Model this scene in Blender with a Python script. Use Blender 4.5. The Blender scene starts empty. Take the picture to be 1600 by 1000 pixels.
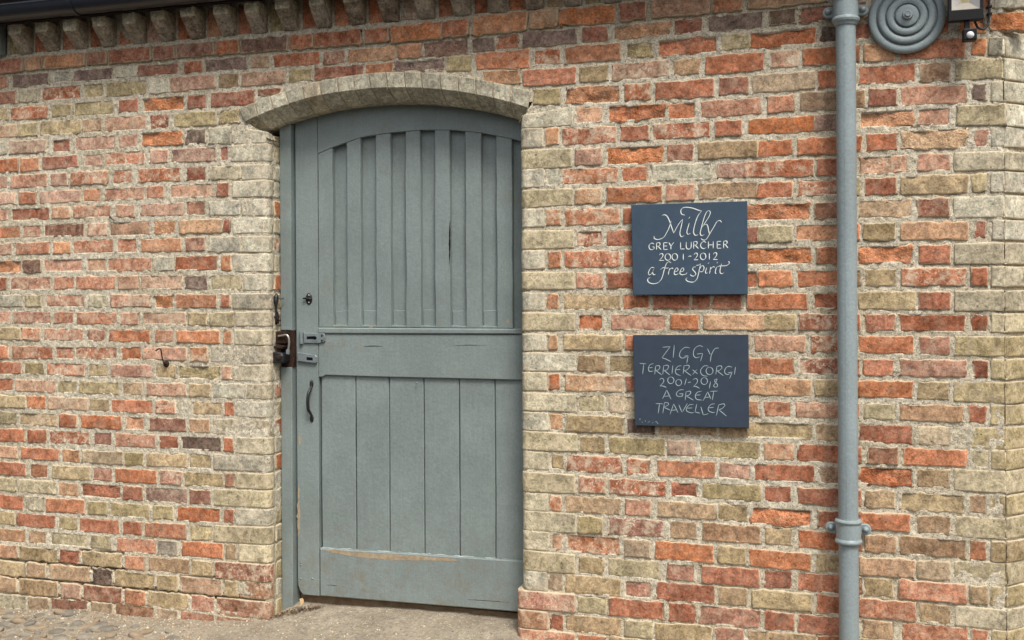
import bpy, bmesh, math, random
import numpy as np
from mathutils import Vector, Matrix

# ------------------------------------------------------------------ camera, sky, sun, exposure
scene = bpy.context.scene
TH = math.radians(16.9)
cam_d = bpy.data.cameras.new('camera'); cam = bpy.data.objects.new('camera', cam_d)
scene.collection.objects.link(cam); scene.camera = cam
cam.location = (4.0*math.sin(TH), -4.0*math.cos(TH), 1.377)
cam.rotation_euler = (math.pi/2, 0.0055, TH)
cam_d.sensor_width = 36.0; cam_d.lens = 36.0; cam_d.shift_y = -50/1600
cam_d.clip_start = 0.05; cam_d.clip_end = 500

SUN_EL, SUN_AZ = math.radians(57), math.radians(34)      # azimuth: from straight in front of the wall towards the right
world = bpy.data.worlds.new('World'); scene.world = world; world.use_nodes = True
wn = world.node_tree; wn.nodes.clear()
sky = wn.nodes.new('ShaderNodeTexSky'); sky.sky_type = 'NISHITA'; sky.sun_disc = False
sky.sun_elevation = SUN_EL; sky.sun_rotation = math.pi - SUN_AZ
sky.air_density = 1.0; sky.dust_density = 6.0; sky.ozone_density = 1.0
hs = wn.nodes.new('ShaderNodeHueSaturation'); hs.inputs['Saturation'].default_value = 0.55   # overcast: nearly white
bg = wn.nodes.new('ShaderNodeBackground'); bg.inputs['Strength'].default_value = 0.085
wo = wn.nodes.new('ShaderNodeOutputWorld')
wn.links.new(sky.outputs[0], hs.inputs['Color']); wn.links.new(hs.outputs[0], bg.inputs['Color']); wn.links.new(bg.outputs[0], wo.inputs[0])
sun_d = bpy.data.lights.new('sun', 'SUN'); sun_d.energy = 1.5; sun_d.angle = math.radians(16); sun_d.color = (1.0, 0.96, 0.90)
sun = bpy.data.objects.new('sun', sun_d); scene.collection.objects.link(sun)
sd = Vector((math.cos(SUN_EL)*math.sin(SUN_AZ), -math.cos(SUN_EL)*math.cos(SUN_AZ), math.sin(SUN_EL)))
sun.rotation_euler = sd.to_track_quat('Z', 'Y').to_euler(); sun.location = sd*20
vs = scene.view_settings; vs.view_transform = 'Standard'; vs.look = 'None'; vs.gamma = 1.0; vs.use_curve_mapping = False
vs.exposure = 0.95
scene.cycles.max_bounces = 6; scene.cycles.diffuse_bounces = 4; scene.cycles.glossy_bounces = 3

# ------------------------------------------------------------------ measured data (metres x 1000)
# course, side (0 left of / above the door, 1 right), x0, x1, top and bottom at x0, top and bottom at x1, colour code
BRICKS = [
(0,0,-2548,-2324,2439,2374,2442,2377,'dr'),(0,0,-2311,-2210,2442,2377,2443,2378,'s'),(0,0,-2204,-1983,2442,2376,2443,2377,'so'),(0,0,-1973,-1869,2442,2378,2441,2378,'db'),(0,0,-1857,-1635,2443,2378,2442,2377,'dr'),
(0,0,-1627,-1519,2442,2378,2441,2378,'d'),(0,0,-1512,-1320,2442,2378,2441,2377,'dk'),(0,0,-1314,-1200,2441,2376,2440,2376,'ro'),(0,0,-1194,-970,2440,2376,2439,2375,'kd'),(0,0,-964,-853,2437,2375,2437,2375,'r'),
(0,0,-851,-631,2439,2373,2439,2372,'rd'),(0,0,-622,-512,2436,2374,2437,2373,'r'),(0,0,-506,-283,2439,2369,2442,2369,'o'),(0,0,-278,-170,2440,2373,2443,2373,'r'),(0,0,-158,67,2448,2371,2455,2374,'os'),
(0,0,79,193,2453,2377,2458,2379,'sb'),(0,1,196,418,2447,2380,2453,2380,'o!'),(0,1,429,536,2451,2380,2452,2381,'d'),(0,1,549,773,2455,2382,2454,2384,'bd'),(0,1,779,889,2453,2383,2451,2384,'rb'),
(0,1,903,1182,2450,2385,2439,2391,'bs'),(1,0,-2508,-2413,2366,2308,2367,2310,'rp'),(1,0,-2389,-2183,2367,2308,2368,2311,'m'),(1,0,-2164,-2073,2367,2315,2367,2316,'g'),(1,0,-2054,-1843,2367,2311,2367,2311,'m'),
(1,0,-1834,-1715,2366,2315,2366,2315,'w*'),(1,0,-1717,-1507,2367,2312,2366,2310,'d!'),(1,0,-1480,-1386,2367,2312,2366,2311,'rd'),(1,0,-1375,-1167,2368,2311,2367,2309,'m'),(1,0,-1154,-1058,2367,2310,2367,2309,'b'),
(1,0,-1047,-828,2366,2307,2366,2305,'r'),(1,0,-814,-709,2364,2305,2364,2304,'dp'),(1,0,-700,-483,2363,2301,2363,2301,'s'),(1,0,-481,-370,2363,2304,2363,2304,'sr'),(1,0,-368,-174,2367,2299,2369,2301,'md'),
(1,0,-160,-63,2367,2307,2368,2309,'km'),(1,0,-61,36,2371,2309,2373,2311,'r!'),(1,1,45,268,2378,2310,2372,2310,'m'),(1,1,281,388,2375,2312,2374,2312,'d'),(1,1,402,626,2372,2311,2374,2314,'s!'),
(1,1,634,744,2374,2315,2376,2317,'d'),(1,1,757,962,2377,2314,2381,2317,'km'),(1,1,977,1077,2382,2320,2384,2322,'kb'),(1,1,1086,1209,2384,2320,2386,2322,'d!'),(1,1,1217,1317,2386,2323,2386,2323,'dr'),
(1,1,1328,1454,2387,2323,2386,2323,'rd'),(1,1,1462,1563,2386,2322,2384,2322,'r'),(1,1,1573,1715,2385,2322,2381,2320,'rd'),(1,1,1724,1839,2379,2320,2374,2317,'gw'),(2,0,-2579,-2364,2293,2240,2298,2233,'d'),
(2,0,-2354,-2242,2297,2236,2299,2233,'gy'),(2,0,-2232,-2012,2301,2234,2303,2232,'r*'),(2,0,-2002,-1892,2301,2234,2302,2234,'y'),(2,0,-1884,-1668,2302,2231,2301,2233,'y'),(2,0,-1661,-1549,2301,2233,2300,2234,'w*'),
(2,0,-1544,-1321,2303,2233,2302,2236,'p'),(2,0,-1311,-1204,2300,2235,2300,2237,'by'),(2,0,-1199,-983,2300,2235,2298,2238,'pb'),(2,0,-974,-863,2297,2239,2297,2240,'y'),(2,0,-855,-627,2297,2242,2297,2243,'d'),
(2,0,-623,-496,2296,2251,2297,2251,'rs'),(2,0,-494,-276,2297,2249,2300,2246,'m!'),(2,0,-270,-159,2300,2238,2303,2235,'y'),(2,0,-147,79,2304,2236,2311,2227,'ro'),(2,1,91,201,2304,2238,2303,2236,'r*'),
(2,1,217,438,2306,2235,2306,2235,'rb'),(2,1,449,560,2303,2238,2304,2239,'y!'),(2,1,572,796,2306,2235,2308,2239,'r!'),(2,1,805,914,2307,2242,2308,2244,'y*'),(2,1,908,1150,2308,2240,2310,2244,'ro!'),
(2,1,1157,1220,2310,2246,2310,2246,'k'),(2,1,1231,1327,2311,2248,2311,2248,'d'),(2,1,1335,1449,2312,2248,2312,2248,'r'),(2,1,1459,1588,2313,2247,2312,2246,'rd'),(2,1,1609,1704,2309,2244,2308,2242,'o!'),
(2,1,1712,1839,2310,2243,2308,2239,'o!'),(3,0,-2560,-2414,2219,2159,2220,2158,'yt'),(3,0,-2402,-2189,2219,2156,2220,2155,'r*'),(3,0,-2175,-2062,2219,2158,2219,2158,'y'),(3,0,-2055,-1835,2222,2156,2223,2156,'y'),
(3,0,-1817,-1711,2222,2159,2222,2159,'dr'),(3,0,-1698,-1476,2221,2155,2222,2155,'o!'),(3,0,-1465,-1365,2222,2156,2222,2156,'d'),(3,0,-1347,-1128,2224,2157,2224,2155,'d'),(3,0,-1121,-1004,2227,2192,2227,2191,'d^'),
(3,0,-117,39,2234,2179,2233,2169,'s^'),(3,1,45,265,2228,2157,2226,2156,'rd'),(3,1,274,387,2225,2159,2225,2160,'yb'),(3,1,393,619,2227,2158,2229,2161,'pb*'),(3,1,629,734,2226,2163,2227,2164,'ts'),
(3,1,746,967,2231,2158,2234,2161,'r'),(3,1,983,1088,2232,2166,2233,2167,'ps*'),(3,1,1094,1219,2233,2166,2234,2166,'ro'),(3,1,1227,1295,2234,2168,2235,2168,'r'),(3,1,1303,1412,2234,2167,2233,2167,'s'),
(3,1,1420,1639,2236,2165,2233,2161,'r'),(3,1,1652,1704,2229,2165,2227,2163,'o'),(3,1,1710,1758,2228,2160,2226,2159,'g'),(3,1,1761,1799,2227,2158,2225,2156,'wC'),(4,0,-2591,-2365,2141,2080,2143,2079,'tp'),
(4,0,-2356,-2248,2143,2078,2144,2078,'y'),(4,0,-2238,-2008,2146,2077,2147,2077,'yt'),(4,0,-2003,-1900,2146,2081,2147,2081,'tp'),(4,0,-1891,-1671,2146,2080,2146,2080,'ps'),(4,0,-1653,-1550,2145,2079,2145,2079,'d*'),
(4,0,-1532,-1318,2147,2078,2146,2079,'y'),(4,0,-1309,-1206,2147,2082,2146,2082,'y!'),(4,1,92,201,2151,2086,2149,2081,'y'),(4,1,216,434,2148,2078,2147,2074,'sr!'),(4,1,444,550,2148,2079,2149,2079,'r*'),
(4,1,561,783,2147,2075,2149,2077,'rd'),(4,1,798,907,2148,2080,2149,2081,'dp'),(4,1,916,1142,2151,2078,2153,2082,'bw'),(4,1,1148,1273,2152,2083,2153,2085,'r'),(4,1,1283,1477,2156,2087,2157,2087,'rd'),
(4,1,1487,1588,2155,2086,2155,2084,'bp'),(4,1,1598,1757,2155,2084,2154,2080,'yg'),(4,1,1761,1799,2153,2079,2153,2077,'wC'),(5,0,-2541,-2420,2067,2001,2066,2002,'wg'),(5,0,-2410,-2200,2066,2001,2066,2002,'pg'),
(5,0,-2176,-2070,2064,2001,2064,2001,'d'),(5,0,-2047,-1831,2066,2000,2067,2000,'p'),(5,0,-1818,-1712,2066,2003,2066,2003,'pd'),(5,0,-1703,-1484,2069,2003,2071,2001,'o!'),(5,0,-1473,-1370,2070,2003,2072,2002,'k'),
(5,0,-1361,-1239,2072,1999,2074,1997,'gw'),(5,0,-1234,-1089,2071,1995,2074,1993,'gwL'),(5,1,40,249,2086,1999,2074,1999,'wR'),(5,1,257,363,2071,2001,2067,2002,'sp'),(5,1,379,606,2070,2002,2067,2003,'ro!'),
(5,1,612,717,2065,2001,2066,2001,'ro'),(5,1,731,953,2067,2000,2070,2002,'pr'),(5,1,967,1070,2070,2002,2072,2003,'rp'),(5,1,1084,1235,2075,2004,2077,2004,'bk'),(5,1,1243,1311,2074,2006,2075,2006,'b'),
(5,1,1318,1417,2074,2007,2075,2007,'d'),(5,1,1423,1643,2076,2003,2074,2003,'pr'),(5,1,1656,1704,2072,2008,2071,2008,'k'),(5,1,1716,1769,2075,2003,2074,2003,'wC'),(6,0,-2592,-2354,1986,1913,1987,1921,'ro'),
(6,0,-2347,-2239,1985,1918,1986,1920,'rs'),(6,0,-2229,-2028,1987,1923,1988,1926,'d'),(6,0,-2000,-1901,1987,1926,1987,1927,'p'),(6,0,-1892,-1677,1989,1927,1990,1927,'rp*'),(6,0,-1658,-1555,1990,1929,1991,1928,'pd'),
(6,0,-1546,-1319,1991,1927,1992,1923,'pm'),(6,0,-1307,-1261,1992,1924,1992,1923,'d'),(6,0,-1250,-1089,1993,1921,1994,1917,'wgL'),(6,1,41,130,2000,1921,1997,1920,'gwR'),(6,1,136,195,1997,1926,1996,1926,'s'),
(6,1,204,418,1995,1922,1990,1923,'rd*'),(6,1,429,542,1990,1926,1989,1927,'dr'),(6,1,552,771,1990,1925,1990,1927,'rd*'),(6,1,783,886,1991,1927,1992,1928,'rd'),(6,1,902,1146,1991,1928,1994,1929,'o'),
(6,1,1133,1272,1996,1931,1998,1931,'mp'),(6,1,1284,1473,1997,1932,1999,1930,'so!'),(6,1,1482,1589,1998,1932,1998,1930,'pr'),(6,1,1602,1763,2000,1925,1999,1921,'yg'),(6,1,1766,1798,1999,1922,1998,1921,'wC'),
(7,0,-2582,-2417,1905,1843,1908,1845,'p'),(7,0,-2405,-2196,1908,1844,1910,1845,'pr'),(7,0,-2182,-2086,1909,1846,1910,1846,'pd'),(7,0,-2073,-1869,1911,1846,1911,1847,'rp*'),(7,0,-1846,-1741,1911,1847,1911,1847,'rd*'),
(7,0,-1718,-1498,1912,1847,1911,1846,'r*'),(7,0,-1474,-1371,1911,1846,1910,1845,'d'),(7,0,-1358,-1201,1908,1846,1906,1844,'gy'),(7,0,-1198,-1090,1907,1841,1905,1840,'gwL'),(7,1,39,244,1914,1836,1913,1838,'ywR'),
(7,1,253,362,1911,1841,1910,1842,'p'),(7,1,376,596,1912,1837,1912,1840,'o!'),(7,1,603,709,1913,1843,1913,1845,'dp'),(7,1,721,941,1914,1845,1914,1847,'by'),(7,1,929,1061,1911,1847,1911,1848,'ro'),
(7,1,1075,1234,1913,1846,1914,1847,'ro'),(7,1,1245,1298,1912,1847,1912,1847,'r'),(7,1,1307,1418,1916,1850,1917,1851,'r'),(7,1,1423,1645,1920,1849,1922,1849,'ts!'),(7,1,1658,1710,1916,1851,1917,1851,'pd'),
(7,1,1715,1768,1920,1849,1921,1849,'gwC'),(8,0,-2583,-2372,1831,1769,1831,1771,'p'),(8,0,-2358,-2255,1831,1769,1831,1769,'rd'),(8,0,-2243,-2015,1831,1769,1832,1770,'p'),(8,0,-2007,-1907,1832,1770,1832,1770,'rs'),
(8,0,-1895,-1678,1833,1772,1834,1772,'pr'),(8,0,-1673,-1579,1834,1773,1835,1773,'rp'),(8,0,-1556,-1337,1835,1772,1837,1771,'ps'),(8,0,-1321,-1257,1836,1772,1836,1772,'dr'),(8,0,-1242,-1090,1838,1767,1840,1766,'wL'),
(8,1,40,132,1843,1765,1841,1767,'gwR'),(8,1,138,199,1840,1769,1839,1770,'wg'),(8,1,205,424,1838,1769,1835,1772,'rs*'),(8,1,433,536,1836,1773,1835,1774,'r'),(8,1,547,771,1836,1772,1837,1772,'w'),
(8,1,788,897,1836,1773,1836,1773,'pm'),(8,1,888,1134,1836,1772,1837,1770,'r*'),(8,1,1140,1271,1837,1770,1837,1769,'rd'),(8,1,1283,1454,1837,1769,1837,1768,'ps*'),(8,1,1479,1589,1838,1773,1837,1773,'pr'),
(8,1,1596,1767,1836,1769,1834,1771,'gyC'),(9,0,-2573,-2413,1756,1695,1756,1698,'pr'),(9,0,-2403,-2189,1756,1695,1756,1697,'dr'),(9,0,-2178,-2072,1756,1699,1756,1699,'sp'),(9,0,-2061,-1857,1758,1699,1758,1699,'rp*'),
(9,0,-1836,-1733,1757,1698,1757,1697,'pr'),(9,0,-1705,-1482,1758,1698,1759,1696,'p'),(9,0,-1477,-1374,1759,1697,1760,1695,'db'),(9,0,-1359,-1202,1759,1693,1759,1690,'g'),(9,0,-1199,-1091,1759,1689,1759,1686,'gwL'),
(9,1,41,247,1758,1685,1760,1691,'ywR'),(9,1,252,360,1758,1692,1759,1694,'st*'),(9,1,374,591,1759,1692,1759,1694,'rs'),(9,1,601,708,1760,1695,1760,1696,'rp'),(9,1,717,939,1764,1698,1763,1697,'bt'),
(9,1,930,1061,1759,1696,1759,1695,'r'),(9,1,1074,1233,1760,1697,1760,1696,'rp*'),(9,1,1249,1295,1759,1695,1760,1695,'y'),(9,1,1303,1414,1761,1695,1761,1695,'dr'),(9,1,1420,1645,1762,1691,1764,1691,'ty'),
(9,1,1651,1702,1764,1696,1765,1696,'y'),(9,1,1712,1767,1765,1694,1766,1694,'gwC'),(10,0,-2553,-2349,1674,1615,1676,1616,'rs'),(10,0,-2339,-2234,1677,1616,1678,1616,'pr'),(10,0,-2222,-1999,1679,1616,1680,1617,'dk'),
(10,0,-1988,-1876,1680,1617,1680,1617,'ps*'),(10,0,-1868,-1651,1679,1616,1680,1616,'bd'),(10,0,-1633,-1526,1681,1617,1681,1617,'so!'),(10,0,-1513,-1295,1682,1618,1682,1617,'st'),(10,0,-1290,-1252,1681,1618,1681,1618,'d'),
(10,0,-1242,-1091,1682,1614,1682,1613,'wL'),(10,1,44,132,1686,1611,1684,1611,'wR'),(10,1,137,200,1683,1616,1682,1616,'sr*'),(10,1,210,427,1682,1613,1679,1614,'rs*'),(10,1,438,547,1681,1614,1680,1615,'rd'),
(10,1,559,778,1679,1614,1679,1615,'r'),(10,1,790,890,1680,1616,1681,1617,'r'),(10,1,880,1124,1680,1616,1681,1616,'or!'),(10,1,1132,1270,1680,1616,1681,1615,'db'),(10,1,1282,1464,1682,1615,1684,1613,'tb'),
(10,1,1477,1585,1682,1613,1683,1611,'dp'),(10,1,1595,1767,1684,1610,1685,1605,'wC'),(11,0,-2615,-2394,1593,1536,1598,1540,'p'),(11,0,-2379,-2184,1597,1539,1600,1541,'rp'),(11,0,-2171,-2073,1600,1539,1601,1540,'so'),
(11,0,-2062,-1839,1603,1541,1605,1541,'rp'),(11,0,-1830,-1720,1604,1541,1605,1541,'rp'),(11,0,-1706,-1496,1605,1542,1605,1540,'sr'),(11,0,-1478,-1377,1606,1542,1606,1541,'dp'),(11,0,-1360,-1203,1606,1536,1605,1534,'g'),
(11,0,-1200,-1092,1604,1534,1603,1531,'wL'),(11,1,43,250,1602,1525,1598,1528,'ywR'),(11,1,256,365,1597,1530,1597,1532,'rd*'),(11,1,373,589,1597,1530,1597,1533,'dr'),(11,1,601,707,1596,1532,1597,1533,'r'),
(11,1,719,824,1597,1534,1598,1534,'r'),(11,1,836,944,1598,1535,1599,1536,'d'),(11,1,933,1059,1600,1536,1601,1536,'yw'),(11,1,1064,1238,1600,1537,1601,1537,'sr'),(11,1,1248,1291,1601,1537,1601,1537,'r'),
(11,1,1297,1408,1601,1536,1601,1536,'yb'),(11,1,1421,1644,1601,1534,1600,1532,'sb'),(11,1,1658,1701,1600,1537,1600,1537,'d'),(11,1,1716,1769,1601,1532,1600,1531,'gwC'),(12,0,-2544,-2340,1518,1451,1519,1454,'os!'),
(12,0,-2335,-2233,1521,1455,1521,1456,'kd'),(12,0,-2223,-2008,1522,1457,1523,1459,'pr'),(12,0,-1991,-1881,1521,1458,1522,1458,'sp'),(12,0,-1877,-1643,1522,1457,1523,1457,'rp'),(12,0,-1637,-1536,1522,1458,1523,1458,'gw'),
(12,0,-1532,-1317,1524,1458,1526,1455,'rd'),(12,0,-1304,-1250,1527,1456,1527,1455,'os'),(12,0,-1244,-1092,1528,1453,1529,1450,'wgL'),(12,1,43,133,1524,1449,1523,1450,'wR'),(12,1,143,199,1522,1452,1521,1452,'rs'),
(12,1,210,428,1522,1451,1520,1452,'r*'),(12,1,440,558,1519,1452,1519,1452,'r'),(12,1,570,783,1520,1453,1519,1454,'r'),(12,1,795,895,1520,1454,1520,1455,'r'),(12,1,887,1129,1520,1455,1520,1455,'o!'),
(12,1,1139,1270,1519,1454,1519,1453,'rb'),(12,1,1281,1469,1520,1454,1521,1452,'or!'),(12,1,1479,1587,1521,1452,1522,1451,'rd'),(12,1,1597,1766,1523,1451,1524,1448,'gyC'),(13,0,-2646,-2425,1441,1375,1442,1377,'dr'),
(13,0,-2405,-2180,1441,1377,1441,1378,'pr*'),(13,0,-2167,-2051,1442,1378,1442,1379,'rp'),(13,0,-2046,-1835,1443,1379,1443,1379,'rp'),(13,0,-1826,-1712,1444,1379,1444,1379,'ps'),(13,0,-1707,-1492,1444,1378,1444,1376,'pt'),
(13,0,-1484,-1365,1441,1377,1441,1375,'km'),(13,0,-1357,-1199,1442,1374,1442,1372,'yg'),(13,0,-1195,-1084,1443,1373,1443,1371,'wL'),(13,1,42,249,1441,1370,1438,1369,'ywR'),(13,1,253,364,1438,1371,1437,1371,'rp*'),
(13,1,375,594,1437,1370,1436,1371,'dr'),(13,1,606,724,1436,1371,1436,1372,'r'),(13,1,736,840,1436,1371,1436,1372,'r'),(13,1,849,938,1436,1370,1436,1371,'r'),(13,1,932,1059,1437,1373,1438,1373,'or'),
(13,1,1070,1231,1438,1373,1439,1373,'ro'),(13,1,1242,1293,1438,1374,1439,1374,'b'),(13,1,1301,1411,1439,1374,1440,1374,'yb'),(13,1,1421,1638,1440,1374,1441,1373,'r*'),(13,1,1648,1706,1441,1373,1441,1373,'rd'),
(13,1,1713,1768,1442,1371,1442,1371,'gyC'),(14,0,-2525,-2336,1360,1301,1359,1300,'gw'),(14,0,-2329,-2229,1360,1301,1360,1300,'yg'),(14,0,-2214,-1995,1361,1301,1361,1300,'pr*'),(14,0,-1982,-1882,1359,1300,1359,1300,'wy'),
(14,0,-1864,-1649,1360,1300,1360,1299,'pr*'),(14,0,-1637,-1537,1358,1296,1358,1295,'os!'),(14,0,-1528,-1318,1359,1296,1360,1295,'rb'),(14,0,-1304,-1252,1360,1298,1360,1297,'rd'),(14,0,-1245,-1085,1361,1294,1361,1292,'gL'),
(14,1,42,132,1363,1287,1359,1288,'wR'),(14,1,136,190,1358,1292,1356,1292,'sr'),(14,1,201,431,1356,1290,1352,1292,'ty'),(14,1,433,541,1354,1292,1353,1293,'ro'),(14,1,548,691,1352,1293,1353,1293,'dr'),
(14,1,694,768,1353,1293,1353,1293,'dr'),(14,1,772,883,1353,1293,1354,1293,'rd'),(14,1,893,1112,1354,1291,1356,1290,'ro'),(14,1,1124,1269,1357,1294,1359,1293,'rd!'),(14,1,1279,1476,1360,1291,1361,1290,'yt'),
(14,1,1480,1587,1358,1291,1358,1291,'dr'),(14,1,1597,1765,1360,1289,1359,1287,'gyC'),(15,0,-2526,-2406,1288,1231,1287,1229,'pr*'),(15,0,-2394,-2181,1286,1228,1284,1225,'pd'),(15,0,-2168,-2056,1284,1225,1284,1224,'rp'),
(15,0,-2047,-1827,1283,1223,1282,1221,'rp'),(15,0,-1813,-1708,1281,1222,1281,1221,'pr*'),(15,0,-1699,-1476,1282,1222,1282,1221,'pt'),(15,0,-1467,-1366,1282,1220,1282,1220,'yt'),(15,0,-1358,-1236,1282,1219,1283,1218,'yw'),
(15,0,-1232,-1085,1283,1219,1283,1219,'gyL'),(15,1,44,251,1284,1208,1280,1211,'ywR'),(15,1,262,363,1279,1212,1278,1213,'ro'),(15,1,388,605,1278,1212,1278,1214,'pr'),(15,1,614,726,1279,1215,1279,1216,'or'),
(15,1,736,961,1278,1215,1279,1215,'st'),(15,1,947,1070,1280,1216,1281,1216,'yt'),(15,1,1077,1231,1281,1216,1282,1216,'dr*'),(15,1,1241,1292,1281,1217,1281,1217,'r'),(15,1,1301,1407,1280,1216,1281,1216,'dr'),
(15,1,1415,1634,1280,1215,1279,1215,'rd'),(15,1,1645,1706,1279,1216,1278,1216,'rd'),(15,1,1712,1767,1281,1215,1280,1214,'ywC'),(16,0,-2597,-2352,1214,1151,1210,1150,'yt'),(16,0,-2345,-2241,1211,1149,1209,1148,'rs*'),
(16,0,-2225,-2005,1209,1149,1207,1147,'pr*'),(16,0,-1991,-1888,1206,1148,1205,1147,'pd'),(16,0,-1871,-1655,1205,1146,1204,1144,'ro'),(16,0,-1638,-1534,1204,1145,1204,1144,'po'),(16,0,-1525,-1305,1205,1145,1205,1143,'or'),
(16,0,-1298,-1248,1205,1143,1205,1143,'sr'),(16,0,-1239,-1081,1206,1141,1207,1140,'gyL'),(16,1,44,138,1199,1130,1199,1131,'wR'),(16,1,142,184,1198,1134,1199,1135,'st'),(16,1,202,435,1198,1133,1199,1136,'yb'),
(16,1,444,557,1200,1136,1200,1137,'ro'),(16,1,569,787,1201,1137,1202,1138,'r'),(16,1,799,902,1202,1139,1203,1139,'r'),(16,1,919,1103,1202,1138,1203,1138,'ps'),(16,1,1118,1268,1202,1138,1202,1137,'rd*'),
(16,1,1280,1469,1203,1137,1203,1135,'ro'),(16,1,1480,1584,1202,1136,1201,1135,'dp'),(16,1,1596,1762,1203,1134,1202,1133,'yC'),(17,0,-2618,-2419,1127,1058,1126,1062,'r'),(17,0,-2402,-2172,1126,1061,1126,1065,'rp'),
(17,0,-2167,-2058,1126,1064,1127,1065,'rp'),(17,0,-2053,-1824,1127,1066,1128,1067,'rp*'),(17,0,-1810,-1702,1128,1068,1130,1068,'ro'),(17,0,-1698,-1472,1129,1069,1132,1068,'pr'),(17,0,-1459,-1367,1131,1065,1133,1064,'sr*'),
(17,0,-1354,-1082,1135,1065,1140,1061,'gL'),(17,1,44,254,1126,1052,1125,1054,'wR'),(17,1,261,372,1122,1053,1122,1054,'by'),(17,1,381,598,1123,1054,1122,1056,'yb'),(17,1,610,722,1123,1056,1123,1057,'b'),
(17,1,734,844,1122,1057,1122,1057,'r'),(17,1,856,951,1121,1057,1121,1057,'r'),(17,1,934,1065,1121,1056,1121,1056,'rs'),(17,1,1073,1230,1122,1057,1123,1057,'d*'),(17,1,1240,1289,1122,1058,1122,1058,'r'),
(17,1,1294,1405,1121,1057,1122,1057,'rd'),(17,1,1415,1637,1123,1058,1124,1057,'pd'),(17,1,1654,1705,1123,1058,1123,1058,'d'),(17,1,1711,1766,1125,1056,1125,1056,'yC'),(18,0,-2568,-2343,1056,990,1052,991,'rd'),
(18,0,-2333,-2221,1053,992,1052,992,'y'),(18,0,-2211,-1997,1052,992,1050,992,'rp*'),(18,0,-1984,-1875,1050,991,1050,991,'yt'),(18,0,-1870,-1642,1050,991,1051,990,'pd'),(18,0,-1631,-1523,1050,990,1051,989,'yb'),
(18,0,-1519,-1307,1051,991,1054,989,'y!'),(18,0,-1303,-1249,1053,990,1054,990,'ps'),(18,0,-1239,-1082,1057,987,1060,985,'gyL'),(18,1,45,138,1050,977,1049,977,'wyR'),(18,1,145,194,1047,981,1047,981,'or'),
(18,1,207,438,1047,978,1046,979,'st*'),(18,1,444,550,1046,980,1045,980,'d'),(18,1,562,786,1046,980,1046,981,'r'),(18,1,798,907,1046,981,1046,982,'r'),(18,1,894,1123,1044,980,1045,980,'st'),
(18,1,1131,1267,1045,982,1045,981,'yb'),(18,1,1279,1466,1045,981,1046,979,'or'),(18,1,1473,1583,1046,979,1046,977,'yb'),(18,1,1594,1761,1047,975,1048,970,'yC'),(19,0,-2609,-2393,975,911,974,912,'r'),
(19,0,-2386,-2159,973,912,972,912,'ps'),(19,0,-2152,-2040,972,913,972,913,'y'),(19,0,-2035,-1815,973,912,974,912,'y'),(19,0,-1804,-1697,974,912,974,912,'tb'),(19,0,-1679,-1473,973,912,975,912,'ps'),
(19,0,-1465,-1351,975,913,976,913,'ty'),(19,0,-1347,-1186,976,911,978,911,'wg'),(19,0,-1183,-1079,978,912,979,912,'gyL'),(19,1,47,255,973,900,969,899,'wyR'),(19,1,261,369,967,899,966,899,'yw'),
(19,1,377,597,967,898,965,899,'tw*'),(19,1,609,722,965,900,965,900,'y'),(19,1,733,838,965,901,964,902,'r'),(19,1,849,940,964,902,964,902,'sr'),(19,1,948,1054,964,903,964,903,'rp'),
(19,1,1061,1229,965,902,965,903,'ps'),(19,1,1240,1288,965,903,965,903,'r'),(19,1,1296,1406,965,904,965,904,'yw'),(19,1,1413,1628,965,903,966,901,'bs'),(19,1,1638,1697,965,903,966,902,'dr'),
(19,1,1708,1765,968,899,969,898,'yC'),(20,0,-2559,-2325,901,837,899,837,'yt'),(20,0,-2323,-2214,901,837,900,837,'or'),(20,0,-2203,-1983,899,837,898,836,'tp'),(20,0,-1979,-1867,897,836,897,836,'yb'),
(20,0,-1862,-1643,897,834,898,834,'r'),(20,0,-1632,-1527,898,836,898,836,'rp*'),(20,0,-1449,-1295,898,835,899,835,'ty'),(20,0,-1291,-1240,899,836,900,835,'r'),(20,0,-1231,-1083,902,834,904,834,'gwL'),
(20,1,49,144,896,823,893,822,'wR'),(20,1,147,204,893,826,892,825,'st'),(20,1,214,441,893,822,889,822,'yb'),(20,1,449,562,887,823,886,823,'k'),(20,1,568,788,885,822,885,822,'tb'),
(20,1,791,901,886,824,886,824,'by'),(20,1,891,1129,887,822,888,821,'yt'),(20,1,1133,1266,887,822,888,821,'by'),(20,1,1278,1463,890,822,891,820,'dr'),(20,1,1474,1582,889,821,890,819,'tw'),
(20,1,1593,1758,891,817,891,814,'yC'),(21,0,-2489,-2374,823,761,823,760,'yg'),(21,0,-2366,-2150,823,761,822,759,'yp'),(21,0,-2141,-2041,823,759,822,758,'r'),(21,0,-2026,-1807,823,758,823,757,'ro'),
(21,0,-1791,-1684,821,757,821,757,'sr'),(21,0,-1668,-1474,821,759,822,759,'dm'),(21,0,-1464,-1356,823,759,824,759,'bs'),(21,0,-1348,-1081,824,757,827,757,'gyL'),(21,1,50,259,822,746,817,746,'ywR'),
(21,1,266,370,813,746,811,746,'yb'),(21,1,378,596,814,744,812,744,'y'),(21,1,602,714,810,746,810,746,'pw'),(21,1,721,941,814,745,814,745,'y'),(21,1,948,1059,813,746,814,746,'sp'),
(21,1,1069,1228,812,744,813,745,'rd'),(21,1,1239,1294,812,746,812,746,'r'),(21,1,1308,1413,812,746,813,747,'db'),(21,1,1423,1637,813,746,814,748,'ro'),(21,1,1648,1706,814,748,814,748,'yg'),
(21,1,1709,1765,815,748,815,749,'yC'),(22,0,-2560,-2326,748,680,746,682,'r'),(22,0,-2316,-2206,747,682,747,683,'rd'),(22,0,-2194,-1975,746,683,746,684,'rd*'),(22,0,-1959,-1858,746,684,746,684,'dm'),
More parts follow.
